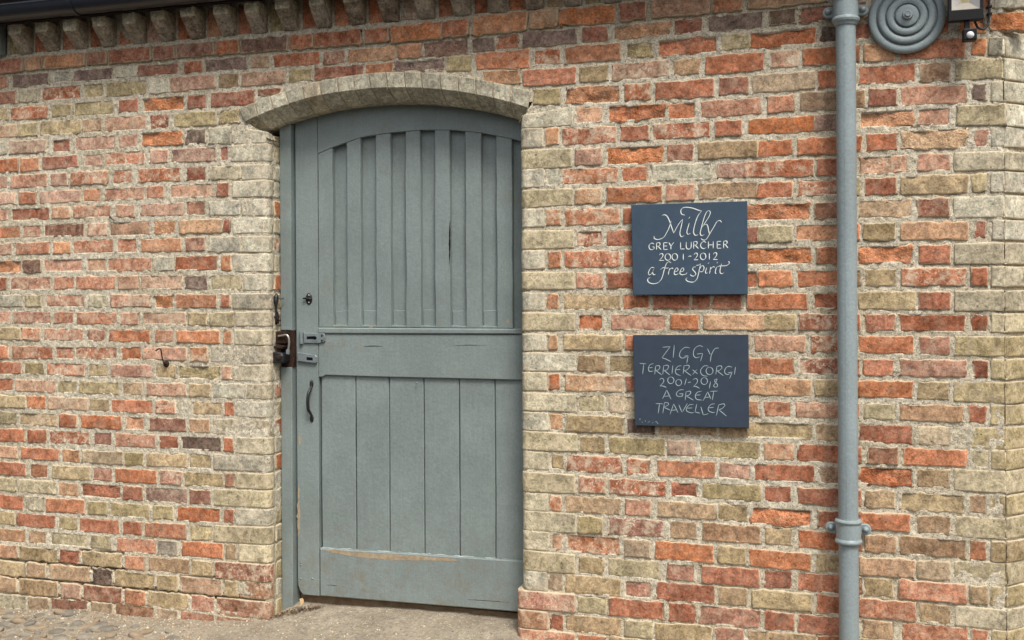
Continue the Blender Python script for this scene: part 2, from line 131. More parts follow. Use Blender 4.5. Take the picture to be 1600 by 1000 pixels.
(22,0,-1845,-1628,746,683,746,683,'pr'),(22,0,-1614,-1515,746,683,746,683,'dr'),(22,0,-1506,-1302,747,683,748,681,'km'),(22,0,-1294,-1241,748,684,748,683,'r'),(22,0,-1228,-1084,750,679,751,678,'wyL'),
(22,1,50,145,746,673,743,670,'wyR'),(22,1,150,209,738,676,736,674,'yb'),(22,1,212,432,739,670,734,668,'rd*'),(22,1,448,544,734,668,733,668,'r*'),(22,1,564,784,734,667,734,668,'rs'),
(22,1,793,907,733,669,734,670,'p'),(22,1,913,1134,734,669,736,670,'rd'),(22,1,1143,1269,735,671,737,671,'bp'),(22,1,1280,1464,739,672,742,671,'ro!'),(22,1,1472,1582,741,673,743,671,'by'),
(22,1,1591,1756,744,667,746,663,'ygC'),(23,0,-2611,-2368,667,605,664,603,'sp'),(23,0,-2356,-2142,666,603,665,602,'r'),(23,0,-2127,-2027,664,601,664,601,'s'),(23,0,-2021,-1801,665,602,666,602,'tg'),
(23,0,-1795,-1694,665,601,666,602,'y'),(23,0,-1682,-1471,665,602,668,603,'ty'),(23,0,-1466,-1349,669,605,671,606,'yt'),(23,0,-1344,-1081,671,603,677,606,'gL'),(23,1,50,249,665,581,659,586,'ywR'),
(23,1,261,369,658,590,656,592,'rd*'),(23,1,379,598,656,589,654,591,'rd*'),(23,1,611,716,654,592,654,592,'dr'),(23,1,728,944,655,591,656,591,'y'),(23,1,950,1052,655,593,656,593,'dr'),
(23,1,1067,1233,657,592,659,591,'dr'),(23,1,1242,1292,657,591,657,591,'r'),(23,1,1297,1403,658,591,659,591,'by'),(23,1,1414,1630,658,589,659,589,'yb'),(23,1,1640,1699,658,591,658,591,'b'),
(23,1,1705,1759,659,590,659,591,'yC'),(24,0,-2561,-2320,594,528,592,526,'rd'),(24,0,-2307,-2202,591,526,591,525,'rb'),(24,0,-2181,-1971,591,524,591,524,'yt'),(24,0,-1962,-1855,592,526,592,526,'pd'),
(24,0,-1844,-1624,591,525,592,526,'ro'),(24,0,-1611,-1498,593,528,594,529,'dp*'),(24,0,-1493,-1297,592,529,594,531,'yt'),(24,0,-1293,-1237,595,531,596,532,'db'),(24,0,-1231,-1081,598,531,601,533,'ywL'),
(24,1,49,141,581,509,582,510,'wyR'),(24,1,145,196,579,513,579,514,'ro*'),(24,1,206,428,580,511,580,512,'tb'),(24,1,438,544,580,514,580,514,'pr'),(24,1,562,783,581,515,579,515,'tb'),
(24,1,788,896,580,514,579,514,'yb'),(24,1,903,1125,577,510,577,510,'or!'),(24,1,1139,1268,577,513,577,512,'dr'),(24,1,1278,1449,578,513,579,512,'ro'),(24,1,1473,1583,579,513,580,513,'bt'),
(24,1,1594,1758,581,510,585,510,'ygC'),(25,0,-2491,-2376,519,454,517,452,'yg'),(25,0,-2373,-2157,517,453,515,451,'yg'),(25,0,-2152,-2038,514,450,514,450,'st'),(25,0,-2033,-1811,515,449,515,449,'rd!'),
(25,0,-1807,-1695,515,449,515,449,'dr'),(25,0,-1691,-1472,515,448,518,449,'mp'),(25,0,-1466,-1357,517,451,520,452,'dm'),(25,0,-1345,-1083,522,450,529,454,'ywL'),(25,1,49,251,511,429,510,434,'wyR'),
(25,1,255,358,505,434,504,436,'y'),(25,1,375,592,507,435,506,437,'dm*'),(25,1,608,712,508,437,507,437,'bt'),(25,1,725,944,508,437,506,436,'bs'),(25,1,953,1054,506,438,505,437,'ty'),
(25,1,1070,1232,503,434,502,433,'ro'),(25,1,1242,1296,501,435,501,434,'r'),(25,1,1300,1404,501,435,501,434,'bs'),(25,1,1411,1632,504,433,504,431,'b'),(25,1,1637,1695,502,431,503,431,'rb'),
(25,1,1707,1758,503,432,503,431,'ybC'),(26,0,-2572,-2339,444,372,440,371,'r'),(26,0,-2328,-2225,444,373,442,373,'gy'),(26,0,-2218,-2002,441,372,440,372,'rs'),(26,0,-1991,-1884,439,373,439,373,'y'),
(26,0,-1876,-1664,438,372,439,373,'y'),(26,0,-1648,-1543,440,373,441,373,'y'),(26,0,-1530,-1311,440,373,443,374,'ro'),(26,0,-1298,-1243,442,377,443,377,'dr'),(26,0,-1236,-1082,446,375,449,377,'wgL'),
(26,1,48,147,432,359,433,358,'wyR'),(26,1,150,196,430,362,430,362,'sp'),(26,1,208,424,433,359,432,357,'rs*'),(26,1,433,539,429,358,428,357,'bg'),(26,1,550,772,430,356,427,355,'or'),
(26,1,784,893,427,356,426,356,'yb'),(26,1,897,1116,424,354,421,352,'or'),(26,1,1130,1264,423,354,422,354,'yb'),(26,1,1275,1465,421,352,423,352,'bs'),(26,1,1470,1582,422,352,424,352,'bw'),
(26,1,1591,1757,427,352,433,353,'ygC'),(27,0,-2502,-2387,365,298,363,297,'yt'),(27,0,-2382,-2160,364,297,361,296,'rd'),(27,0,-2149,-2044,360,297,360,296,'y'),(27,0,-2034,-1819,360,294,360,294,'rd'),
(27,0,-1808,-1701,360,296,361,296,'rd'),(27,0,-1692,-1477,361,294,364,295,'rp'),(27,0,-1460,-1346,363,296,366,296,'y'),(27,0,-1342,-1082,368,296,375,298,'ygL'),(27,1,48,246,359,276,354,278,'ygR'),
(27,1,258,360,352,280,351,281,'yb'),(27,1,372,571,352,278,351,278,'yg'),(27,1,596,705,349,282,349,282,'dp'),(27,1,724,940,351,279,351,278,'dr'),(27,1,949,1052,350,280,350,280,'d'),
(27,1,1065,1231,350,279,350,278,'rd'),(27,1,1241,1291,349,280,349,280,'r'),(27,1,1294,1396,349,279,349,279,'yb'),(27,1,1410,1629,351,276,349,276,'rp'),(27,1,1641,1699,347,279,347,279,'by'),
(27,1,1706,1757,348,278,347,278,'yC'),(28,0,-2563,-2329,286,220,285,220,'sb'),(28,0,-2314,-2212,287,222,287,222,'bt'),(28,0,-2194,-1987,288,222,288,222,'yg'),(28,0,-1976,-1866,288,223,289,223,'yg'),
(28,0,-1838,-1633,285,219,287,219,'rp'),(28,0,-1629,-1522,287,220,288,220,'gk'),(28,0,-1506,-1295,291,221,295,221,'ro'),(28,0,-1285,-1231,294,224,295,224,'by'),(28,0,-1222,-1079,296,220,299,221,'ywL'),
(28,1,48,136,282,202,279,202,'wgR'),(28,1,140,200,277,207,275,207,'bg'),(28,1,207,427,277,202,274,202,'ty'),(28,1,433,541,274,206,273,206,'dp'),(28,1,553,778,275,203,276,203,'dr'),
(28,1,787,895,276,207,276,207,'by'),(28,1,904,1121,275,205,275,204,'yt'),(28,1,1129,1263,276,206,276,205,'rd'),(28,1,1275,1471,276,203,274,201,'rp'),(28,1,1476,1584,273,203,271,202,'by'),
(28,1,1593,1757,272,200,267,196,'gyC'),(29,0,-2503,-2378,211,146,211,146,'sp'),(29,0,-2374,-2151,210,144,210,144,'yb'),(29,0,-2147,-2030,214,147,214,146,'dr'),(29,0,-2024,-1807,213,145,213,144,'yb'),
(29,0,-1795,-1688,211,144,212,144,'rb'),(29,0,-1675,-1462,212,145,213,144,'bt'),(29,0,-1456,-1347,213,144,213,144,'yb'),(29,0,-1339,-1079,215,142,216,140,'dpL'),(29,1,32,247,200,131,202,129,'dpR'),
(29,1,253,369,199,130,200,130,'yg'),(29,1,372,591,203,128,203,127,'rd'),(29,1,600,706,202,126,202,126,'dr'),(29,1,716,941,203,127,203,127,'dp'),(29,1,950,1059,201,130,201,130,'dr'),
(29,1,1069,1230,201,127,200,127,'dr'),(29,1,1240,1282,199,129,199,129,'r'),(29,1,1288,1396,198,127,197,128,'bt'),(29,1,1418,1636,200,127,200,129,'rp'),(29,1,1645,1695,198,132,198,132,'rd'),
(29,1,1708,1756,199,131,199,131,'yC'),(30,0,-2564,-2333,135,65,135,65,'yb'),(30,0,-2323,-2213,138,68,138,68,'bt'),(30,0,-2206,-1976,139,67,140,66,'bt'),(30,0,-1974,-1858,139,65,139,65,'k!'),
(30,0,-1853,-1639,138,65,138,65,'yb'),(30,0,-1634,-1523,137,67,137,67,'yb'),(30,0,-1516,-1303,138,64,139,64,'bp'),(30,0,-1296,-1227,137,66,137,66,'yb'),(30,0,-1219,-1076,141,67,141,67,'bdL'),
(30,1,28,140,126,58,125,55,'brR'),(30,1,144,201,122,56,122,55,'dr'),(30,1,207,430,124,54,124,52,'by'),(30,1,437,546,122,54,123,54,'yg'),(30,1,552,766,124,53,126,55,'yb'),
(30,1,772,881,125,57,126,58,'pd'),(30,1,890,1138,126,56,129,60,'by'),(30,1,1132,1269,129,61,131,63,'rd'),(30,1,1278,1478,133,64,135,65,'y'),(30,1,1485,1584,133,67,133,67,'b'),
(30,1,1592,1756,134,64,134,62,'ygC'),(31,0,-2504,-2379,63,-9,62,-10,'bt'),(31,0,-2370,-2151,63,-11,62,-12,'by'),(31,0,-2141,-2027,61,-12,60,-13,'pb'),(31,0,-2017,-1810,62,-12,61,-12,'dp'),
(31,0,-1798,-1686,59,-13,58,-13,'rb'),(31,0,-1683,-1470,60,-13,59,-14,'yb'),(31,0,-1462,-1339,59,-12,59,-13,'dp'),(31,0,-1333,-1076,59,-15,58,-16,'dbL'),(31,1,28,247,53,-21,53,-18,'rpR'),
(31,1,254,369,51,-19,51,-17,'r'),(31,1,376,595,54,-18,55,-15,'by'),(31,1,605,709,54,-15,55,-13,'r'),(31,1,719,937,57,-13,59,-10,'b'),(31,1,947,1045,57,-8,58,-7,'r'),
(31,1,1065,1230,58,-10,60,-8,'r'),(31,1,1239,1396,61,-7,63,-5,'y'),(31,1,1409,1632,64,-6,67,-2,'r'),(31,1,1639,1697,66,-2,67,-1,'b'),(31,1,1705,1756,67,0,68,1,'yC'),
(32,0,-2535,-2326,-22,-92,-14,-82,'gy'),(32,0,-2316,-2204,-17,-83,-14,-79,'bg'),(32,0,-2194,-1989,-13,-79,-10,-74,'dk'),(32,0,-1975,-1859,-10,-74,-9,-73,'bg'),(32,0,-1850,-1640,-7,-71,-8,-73,'bd'),
(32,0,-1631,-1524,-9,-74,-11,-76,'bg'),(32,0,-1513,-1340,-10,-75,-14,-81,'db'),(32,0,-1331,-1077,-17,-83,-26,-95,'bdL'),(32,1,27,142,-31,-102,-30,-100,'rbR'),(32,1,148,203,-30,-98,-29,-98,'d'),
(32,1,210,431,-28,-99,-24,-95,'b'),(32,1,438,544,-25,-92,-23,-91,'y'),(32,1,553,764,-22,-94,-17,-90,'r'),(32,1,773,882,-18,-88,-16,-86,'b'),(32,1,890,1138,-15,-88,-10,-82,'y'),
(32,1,1131,1268,-10,-81,-7,-78,'r'),(32,1,1278,1478,-6,-76,-3,-71,'y'),(32,1,1484,1583,-4,-70,-3,-67,'b'),(32,1,1591,1755,-3,-71,-2,-66,'ygC'),
]
ARCH_E = [(-1.2056, 2.1422), (-1.1287, 2.1667), (-1.0568, 2.1872), (-0.9861, 2.2049), (-0.9055, 2.222), (-0.8243, 2.2356), (-0.7455, 2.2453), (-0.6718, 2.2512), (-0.6032, 2.2537), (-0.5268, 2.2534), (-0.4471, 2.2494), (-0.3765, 2.2428), (-0.2944, 2.2317), (-0.2173, 2.2181), (-0.145, 2.2026), (-0.0722, 2.1847), (0.0089, 2.1621), (0.0788, 2.1407)]
ARCH_I = [(-1.1752, 2.0848), (-1.1138, 2.1087), (-1.0408, 2.1324), (-0.9685, 2.1513), (-0.894, 2.1665), (-0.8173, 2.178), (-0.7386, 2.186), (-0.6665, 2.1901), (-0.5922, 2.1915), (-0.5188, 2.1901), (-0.4405, 2.1857), (-0.3686, 2.179), (-0.2893, 2.1686), (-0.2136, 2.1556), (-0.1414, 2.1402), (-0.0726, 2.1225), (0.0034, 2.0992), (0.0694, 2.0755)]
GROOVES = [([(-2779, 131), (-2473, 137), (-2150, 142), (-1969, 136), (-1858, 138), (-1784, 134)], 0.05, 0.013), ([(-2779, 57), (-2474, 58), (-2179, 57), (-1979, 63), (-1858, 63), (-1639, 65), (-1461, 58), (-1101, 67)], 0.05, 0.013), ([(-2474, -17), (-2151, -8), (-1803, -9)], 0.02, 0.008), ([(-2035, 210), (-1802, 208)], 0.02, 0.008), ([(-1514, 133), (-1304, 142)], 0.015, 0.008)]
LET1 = [[5627,15674,5639,15584,5768,15543,5969,15612,6099,15801,6198,16012,6258,16216],[5918,16429,6017,16456,6115,16390,6199,16226,6278,15989,6354,15766],[6354,15766,6482,16006,6610,16194,6687,16269],[6687,16269,6631,16003,6583,15791,6603,15663,6662,15628,6747,15677],[6927,16131,6875,15955,6836,15794,6874,15700,6967,15749],[6906,16293,6957,16351],[6768,16424,6654,16461,6617,16577,6677,16681,6824,16711,7056,16671,7265,16589,7378,16556],[7378,16556,7251,16390,7158,16160,7085,15874,7093,15738,7155,15669,7252,15692],[7396,15964,7514,16143,7640,16338,7695,16484,7662,16565,7578,16538,7494,16384,7422,16154,7345,15859,7323,15733,7373,15656,7478,15688],[7471,16038,7555,16079,7604,15980,7629,15832,7661,15705],[8103,16120,8037,16193,7930,16150,7825,15975,7699,15767,7573,15559,7489,15489,7393,15508,7352,15555],[5621,14505,5504,14493,5418,14357,5404,14254,5477,14236,5577,14355,5621,14505,5568,14313,5598,14227,5675,14247],[6250,14668,6165,14712,6071,14628,6001,14436,5945,14223,5875,14053,5746,13934,5574,13901,5424,13949,5373,14035,5403,14108,5477,14120],[5847,14421,5963,14497,6091,14474,6164,14499],[6189,14469,6145,14230],[6146,14341,6219,14447,6283,14476,6325,14442],[6367,14326,6486,14372,6508,14457,6444,14474,6376,14369,6367,14258,6430,14228,6524,14269],[6579,14324,6698,14370,6719,14454,6656,14472,6588,14366,6579,14265,6663,14225,6790,14250,6841,14305],[7162,14509,7073,14497,7043,14413,7127,14319,7152,14234,7084,14175,6988,14189,6954,14240],[7170,14564,7254,14575,7330,14625,7287,14423,7218,14127,7150,14009,7041,13951,6894,13969,6806,14025,6785,14080,6840,14109],[7287,14414,7359,14536,7438,14548,7454,14446,7399,14337,7307,14330],[7555,14483,7508,14336,7524,14256,7583,14293],[7597,14622,7639,14664],[7696,14503,7653,14250],[7666,14368,7734,14473,7800,14510,7833,14480],[7904,14500,7862,14333,7869,14248,7911,14273],[7913,14639,7951,14681],[8087,14616,8036,14415,8035,14293,8101,14250,8176,14287],[7929,14500,8045,14537,8231,14539,8334,14588,8376,14655,8335,14697],[5617,15374,5540,15414,5458,15364,5431,15275,5474,15184,5551,15170,5624,15212,5625,15271,5560,15273],[5714,15159,5716,15415],[5716,15415,5819,15422,5844,15358,5797,15298,5724,15291],[5775,15290,5886,15160],[6126,15417,5981,15419,5980,15163,6133,15169],[5980,15295,6109,15297],[6169,15424,6253,15286],[6356,15429,6253,15286,6248,15167],[6602,15425,6601,15174,6753,15176],[6813,15430,6812,15243,6862,15174,6943,15181,6989,15248,6994,15435],[7081,15175,7083,15433],[7083,15433,7183,15440,7212,15380,7166,15317,7090,15310],[7141,15309,7257,15180],[7535,15391,7460,15435,7372,15394,7333,15302,7371,15208,7458,15177,7538,15214],[7617,15179,7618,15436],[7791,15180,7793,15437],[7617,15309,7792,15311],[8075,15432,7934,15430,7933,15178,8082,15184],[7933,15308,8058,15310],[8164,15178,8166,15434],[8166,15434,8265,15441,8293,15381,8248,15319,8173,15312],[8223,15311,8325,15180],[5816,14960,5859,15011,5928,15010,5953,14950,5901,14856,5806,14764,5986,14766],[6133,15011,6184,14994,6221,14948,6234,14886,6220,14824,6182,14780,6131,14764,6080,14781,6043,14827,6029,14889,6044,14951,6081,14995,6133,15011],[6388,15012,6439,14994,6476,14949,6489,14887,6475,14825,6437,14780,6386,14765,6336,14782,6298,14828,6285,14889,6299,14951,6337,14996,6388,15012],[6701,15003,6700,14769],[6878,14881,6928,14910,6996,14901],[7088,14954,7131,15009,7198,15008,7218,14948,7172,14856,7087,14768,7247,14770],[7424,15017,7474,15000,7510,14955,7523,14893,7510,14832,7473,14788,7423,14772,7373,14789,7336,14835,7323,14896,7337,14957,7374,15001,7424,15017],[7649,15018,7648,14773],[7790,14953,7832,15015,7899,15014,7919,14955,7873,14863,7785,14771,7951,14773]]
LET2 = [[5917,11540,6203,11569,5889,11151,6009,11118,6230,11011],[6352,11630,6307,11157],[6923,11531,6741,11546,6593,11416,6541,11267,6596,11161,6722,11163,6841,11233],[6710,11218,6858,11241,6806,10960],[7405,11574,7272,11615,7120,11529,7052,11380,7068,11232,7160,11169,7286,11213],[7173,11305,7391,11333,7310,11045],[7563,11513,7662,11295],[7975,11539,7830,11508,7704,11283,7665,11033],[5053,10932,5308,10915],[5213,10918,5168,10530],[5588,10932,5450,10887,5385,10749,5427,10638,5565,10653],[5398,10766,5544,10782],[5656,10848,5620,10526],[5643,10839,5772,10858,5815,10786,5750,10700,5655,10681,5886,10514],[5956,10861,5920,10532],[5943,10853,6093,10876,6135,10813,6071,10705,5964,10686,6185,10515],[6293,10880,6261,10560],[6611,10872,6475,10836,6390,10698,6423,10563,6583,10498],[6398,10711,6568,10735],[6708,10887,6673,10567],[6695,10865,6856,10889,6898,10826,6813,10719,6707,10695,6968,10505],[7015,10731,7199,10577],[7179,10746,7014,10548],[7602,10868,7452,10878,7325,10749,7316,10614,7408,10518,7566,10500],[7635,10830,7697,10813,7743,10765,7759,10698,7742,10630,7696,10580,7633,10560,7571,10577,7525,10626,7509,10693,7526,10761,7572,10811,7635,10830],[7901,10864,7858,10565],[7893,10864,8046,10888,8087,10805,7983,10719,7900,10709,8135,10528],[8454,10845,8298,10871,8190,10764,8189,10630,8288,10577,8395,10634],[8292,10640,8445,10668,8353,10428],[8569,10863,8522,10578],[5791,10328,5868,10390,5953,10361,5944,10246,5811,10102,5918,10104,6054,10056],[6218,10448,6276,10432,6317,10388,6332,10327,6317,10264,6274,10218,6217,10201,6159,10216,6118,10260,6103,10322,6118,10384,6161,10430,6218,10448],[6506,10360,6559,10346,6598,10304,6612,10247,6597,10190,6558,10147,6505,10130,6452,10144,6414,10186,6400,10243,6414,10301,6453,10344,6506,10360],[6790,10400,6725,10156],[6840,10248,6954,10276],[7021,10349,7118,10407,7189,10366,7172,10247,7041,10108,7146,10111,7271,10046],[7441,10447,7499,10431,7542,10386,7557,10323,7541,10259,7498,10212,7439,10193,7381,10209,7338,10255,7323,10318,7339,10381,7382,10429,7441,10447],[7669,10312,7618,10050],[7911,10406,7815,10379,7831,10295,7910,10212,7909,10128,7814,10101,7781,10167,7856,10274,7911,10406],[6066,9958,5907,9625],[6066,9958,6222,9616],[5980,9721,6172,9747],[6699,9982,6542,9969,6427,9860,6448,9754,6575,9728,6652,9794],[6521,9824,6669,9841,6622,9716],[6775,9911,6739,9596],[6766,9911,6914,9936,6943,9873,6871,9786,6774,9763,7047,9604],[7346,9946,7187,9900,7111,9771,7164,9646,7361,9617],[7123,9793,7304,9810],[7563,9930,7394,9592],[7563,9930,7674,9672],[7470,9717,7637,9742],[7647,9945,7917,9964],[7780,9948,7728,9631],[5648,9447,5923,9442],[5794,9438,5741,9086],[5978,9486,5912,9091],[5966,9486,6098,9498,6119,9413,5956,9315,6199,9211],[6319,9453,6177,9056],[6319,9453,6474,9129],[6241,9203,6424,9243],[6510,9416,6618,9155],[6823,9492,6635,9156],[7050,9456,6890,9426,6784,9296,6813,9191,6964,9140,7065,9156],[6797,9305,7003,9323],[7164,9476,7099,9178,7275,9137],[7310,9375,7400,9073,7588,9129],[7823,9499,7686,9470,7581,9340,7609,9223,7738,9176,7817,9191],[7593,9340,7777,9367],[7955,9456,7870,9066],[7935,9455,8134,9503,8183,9441,8079,9333,7955,9288,8234,9061]]
MARKS = [[5059,8880,5058,8807],[5136,8754,5153,8724],[5244,8800,5275,8771],[5395,8784,5421,8759],[5352,8731,5378,8749],[5619,8757,5675,8784,5730,8692],[5524,8736,5550,8720]]


# ------------------------------------------------------------------ helpers
COL = scene.collection
def lin(c):
    return tuple((v/255/12.92 if v/255 <= 0.04045 else ((v/255+0.055)/1.055)**2.4) for v in c)
def link(o, parent=None, label=None, cat=None, group=None, kind=None):
    COL.objects.link(o)
    if parent is not None: o.parent = parent
    if label: o['label'] = label
    if cat: o['category'] = cat
    if group: o['group'] = group
    if kind: o['kind'] = kind
    return o
def empty(name, loc, label, cat, group=None):
    o = bpy.data.objects.new(name, None); o.location = loc; o.empty_display_size = 0.1
    return link(o, None, label, cat, group)
def mk(name, V, F, mat, parent=None, smooth=False, attrs=None, **kw):
    """one mesh object; vertices in world coordinates, re-based on the parent"""
    off = Vector((0, 0, 0))
    p = parent
    while p is not None:
        off += p.location; p = p.parent
    me = bpy.data.meshes.new(name)
    V = np.asarray(V, dtype=np.float64)
    me.from_pydata((V-np.array(off)).tolist(), [], F)
    if smooth: me.polygons.foreach_set('use_smooth', [True]*len(me.polygons))
    if attrs:
        for k, (typ, data) in attrs.items():
            a = me.attributes.new(k, typ, 'POINT')
            a.data.foreach_set('color' if typ == 'FLOAT_COLOR' else 'vector' if typ == 'FLOAT_VECTOR' else 'value', np.asarray(data, dtype=np.float32).ravel())
    me.materials.append(mat); me.update()
    o = bpy.data.objects.new(name, me)
    return link(o, parent, **kw)
class MB:
    def __init__(s): s.v = []; s.f = []
    def add(s, V, F):
        b = len(s.v); s.v += [tuple(p) for p in V]; s.f += [tuple(i+b for i in f) for f in F]; return s
    def box(s, a, b, bev=0.0):
        x0, y0, z0 = a; x1, y1, z1 = b
        bm = bmesh.new(); bmesh.ops.create_cube(bm, size=1)
        for v in bm.verts: v.co = Vector(((x0+x1)/2+v.co.x*(x1-x0), (y0+y1)/2+v.co.y*(y1-y0), (z0+z1)/2+v.co.z*(z1-z0)))
        if bev: bmesh.ops.bevel(bm, geom=bm.edges[:], offset=bev, segments=2, profile=0.6, affect='EDGES')
        bm.verts.index_update()
        s.add([v.co[:] for v in bm.verts], [[v.index for v in f.verts] for f in bm.faces]); bm.free(); return s
    def prism(s, poly, y0, y1, bev=0.0):
        """poly in x,z (any winding); front at y0 (nearer), back at y1; front edge bevelled"""
        P = [Vector(p) for p in poly]
        area = sum(P[i].x*P[(i+1) % len(P)].y-P[(i+1) % len(P)].x*P[i].y for i in range(len(P)))
        if area < 0: P.reverse()
        n = len(P); Q = []
        for i in range(n):
            a, b, c = P[i-1], P[i], P[(i+1) % n]
            d1 = (b-a).normalized(); d2 = (c-b).normalized()
            n1 = Vector((-d1.y, d1.x)); n2 = Vector((-d2.y, d2.x))
            m = n1+n2; m = m/max(0.3, m.dot(n1)) if m.length > 1e-6 else n1
            Q.append(b+m*bev)
        V = [(q.x, y0, q.y) for q in Q]+[(p.x, y0+bev, p.y) for p in P]+[(p.x, y1, p.y) for p in P]
        F = [list(range(n))]
        for k in (0, 1):
            F += [[k*n+i, (k+1)*n+i, (k+1)*n+(i+1) % n, k*n+(i+1) % n] for i in range(n)]
        F.append([2*n+i for i in reversed(range(n))])
        return s.add(V, F)
    def tube(s, pts, r, seg=10, caps=True):
        pts = [Vector(p) for p in pts]; n = len(pts); rr = r if hasattr(r, '__len__') else [r]*n
        t0 = (pts[1]-pts[0]).normalized(); up = Vector((0, 0, 1)) if abs(t0.z) < 0.9 else Vector((1, 0, 0))
        a = t0.cross(up).normalized(); V = []; F = []
        for i, p in enumerate(pts):
            t = (pts[min(i+1, n-1)]-pts[max(i-1, 0)]).normalized()
            a = (a-t*a.dot(t)).normalized(); b = t.cross(a)
            V += [(p+(a*math.cos(2*math.pi*k/seg)+b*math.sin(2*math.pi*k/seg))*rr[i])[:] for k in range(seg)]
        for i in range(n-1):
            F += [[i*seg+k, i*seg+(k+1) % seg, (i+1)*seg+(k+1) % seg, (i+1)*seg+k] for k in range(seg)]
        if caps: F += [list(reversed(range(seg))), [(n-1)*seg+k for k in range(seg)]]
        return s.add(V, F)
    def lathe(s, c, prof, seg=48, axis='y'):
        """prof: list of (radius, height) ; height grows towards -y (out of the wall) or +z"""
        V = []; F = []; m = len(prof)
        for k in range(seg):
            a = 2*math.pi*k/seg
            for r, h in prof:
                V.append((c[0]+r*math.cos(a), c[1]-h, c[2]+r*math.sin(a)) if axis == 'y' else (c[0]+r*math.cos(a), c[1]+r*math.sin(a), c[2]+h))
        for k in range(seg):
            k2 = (k+1) % seg
            for j in range(m-1): F.append([k*m+j, k*m+j+1, k2*m+j+1, k2*m+j])
        return s.add(V, F)
    def out(s, name, mat, parent=None, smooth=False, auto=None, **kw):
        o = mk(name, s.v, s.f, mat, parent, smooth, **kw)
        bm = bmesh.new(); bm.from_mesh(o.data); bmesh.ops.recalc_face_normals(bm, faces=bm.faces[:])
        if auto is not None:
            for f in bm.faces: f.smooth = True
            for e in bm.edges:
                if len(e.link_faces) == 2 and e.calc_face_angle(0) > math.radians(auto): e.smooth = False
        bm.to_mesh(o.data); bm.free()
        return o
def spline(pts, n=6):
    P = [Vector(p) for p in pts]; out = []
    for i in range(len(P)-1):
        p0 = P[i-1] if i else P[0]*2-P[1]; p1 = P[i]; p2 = P[i+1]; p3 = P[i+2] if i+2 < len(P) else P[-1]*2-P[-2]
        for k in range(n):
            t = k/n
            out.append(0.5*((2*p1)+(p2-p0)*t+(2*p0-5*p1+4*p2-p3)*t*t+(3*p1-p0-3*p2+p3)*t**3))
    return out+[P[-1]]
_H = {}
def vnoise(x, z, s, seed):
    """smooth value noise in 0..1, feature size s"""
    if seed not in _H: _H[seed] = np.random.RandomState(seed).rand(512, 512)
    T = _H[seed]; x = np.asarray(x)/s+1000; z = np.asarray(z)/s+1000
    i = np.floor(x).astype(int); j = np.floor(z).astype(int); f = x-i; g = z-j
    f = f*f*(3-2*f); g = g*g*(3-2*g)
    a = T[i % 512, j % 512]; b = T[(i+1) % 512, j % 512]; c = T[i % 512, (j+1) % 512]; d = T[(i+1) % 512, (j+1) % 512]
    return (a*(1-f)+b*f)*(1-g)+(c*(1-f)+d*f)*g

# ------------------------------------------------------------------ materials
class M:
    def __init__(s, name, rough=0.8, spec=0.3, metal=0.0):
        s.m = bpy.data.materials.new(name); s.m.use_nodes = True; s.t = s.m.node_tree
        s.b = s.t.nodes['Principled BSDF']; s.b.inputs['Roughness'].default_value = rough
        s.b.inputs['Specular IOR Level'].default_value = spec; s.b.inputs['Metallic'].default_value = metal
        s._pos = None
    def n(s, typ, ins=None, out=0, **pr):
        nd = s.t.nodes.new(typ)
        for k, v in pr.items(): setattr(nd, k, v)
        for k, v in (ins or {}).items():
            if isinstance(v, bpy.types.NodeSocket): s.t.links.new(v, nd.inputs[k])
            else: nd.inputs[k].default_value = v
        return nd.outputs[out]
    def pos(s):
        if s._pos is None: s._pos = s.n('ShaderNodeNewGeometry')
        return s._pos
    def noise(s, scale, detail=4, rough=0.6, vec=None, dist=0.0):
        return s.n('ShaderNodeTexNoise', {'Vector': vec or s.pos(), 'Scale': scale, 'Detail': detail, 'Roughness': rough, 'Distortion': dist})
    def ramp(s, f, a, b, lo=0.0, hi=1.0):
        return s.n('ShaderNodeMapRange', {0: f, 1: a, 2: b, 3: lo, 4: hi}, interpolation_type='SMOOTHSTEP')
    def mix(s, f, a, b, mode='MIX'):
        def c(v): return v if isinstance(v, bpy.types.NodeSocket) else (*v, 1.0)
        return s.n('ShaderNodeMix', {0: f, 6: c(a), 7: c(b)}, out=2, data_type='RGBA', blend_type=mode)
    def math(s, op, a, b=0.0):
        return s.n('ShaderNodeMath', {0: a, 1: b}, operation=op)
    def scale(s, col, f):
        return s.n('ShaderNodeVectorMath', {0: col, 'Scale': f}, operation='SCALE')
    def bump(s, h, strength=0.5, dist=0.003, prev=None):
        ins = {'Strength': strength, 'Distance': dist, 'Height': h}
        if prev is not None: ins['Normal'] = prev
        return s.n('ShaderNodeBump', ins)
    def done(s, col=None, normal=None, rough=None):
        if col is not None:
            if isinstance(col, bpy.types.NodeSocket): s.t.links.new(col, s.b.inputs['Base Color'])
            else: s.b.inputs['Base Color'].default_value = (*col, 1)
        if normal is not None: s.t.links.new(normal, s.b.inputs['Normal'])
        if rough is not None: s.t.links.new(rough, s.b.inputs['Roughness'])
        return s.m

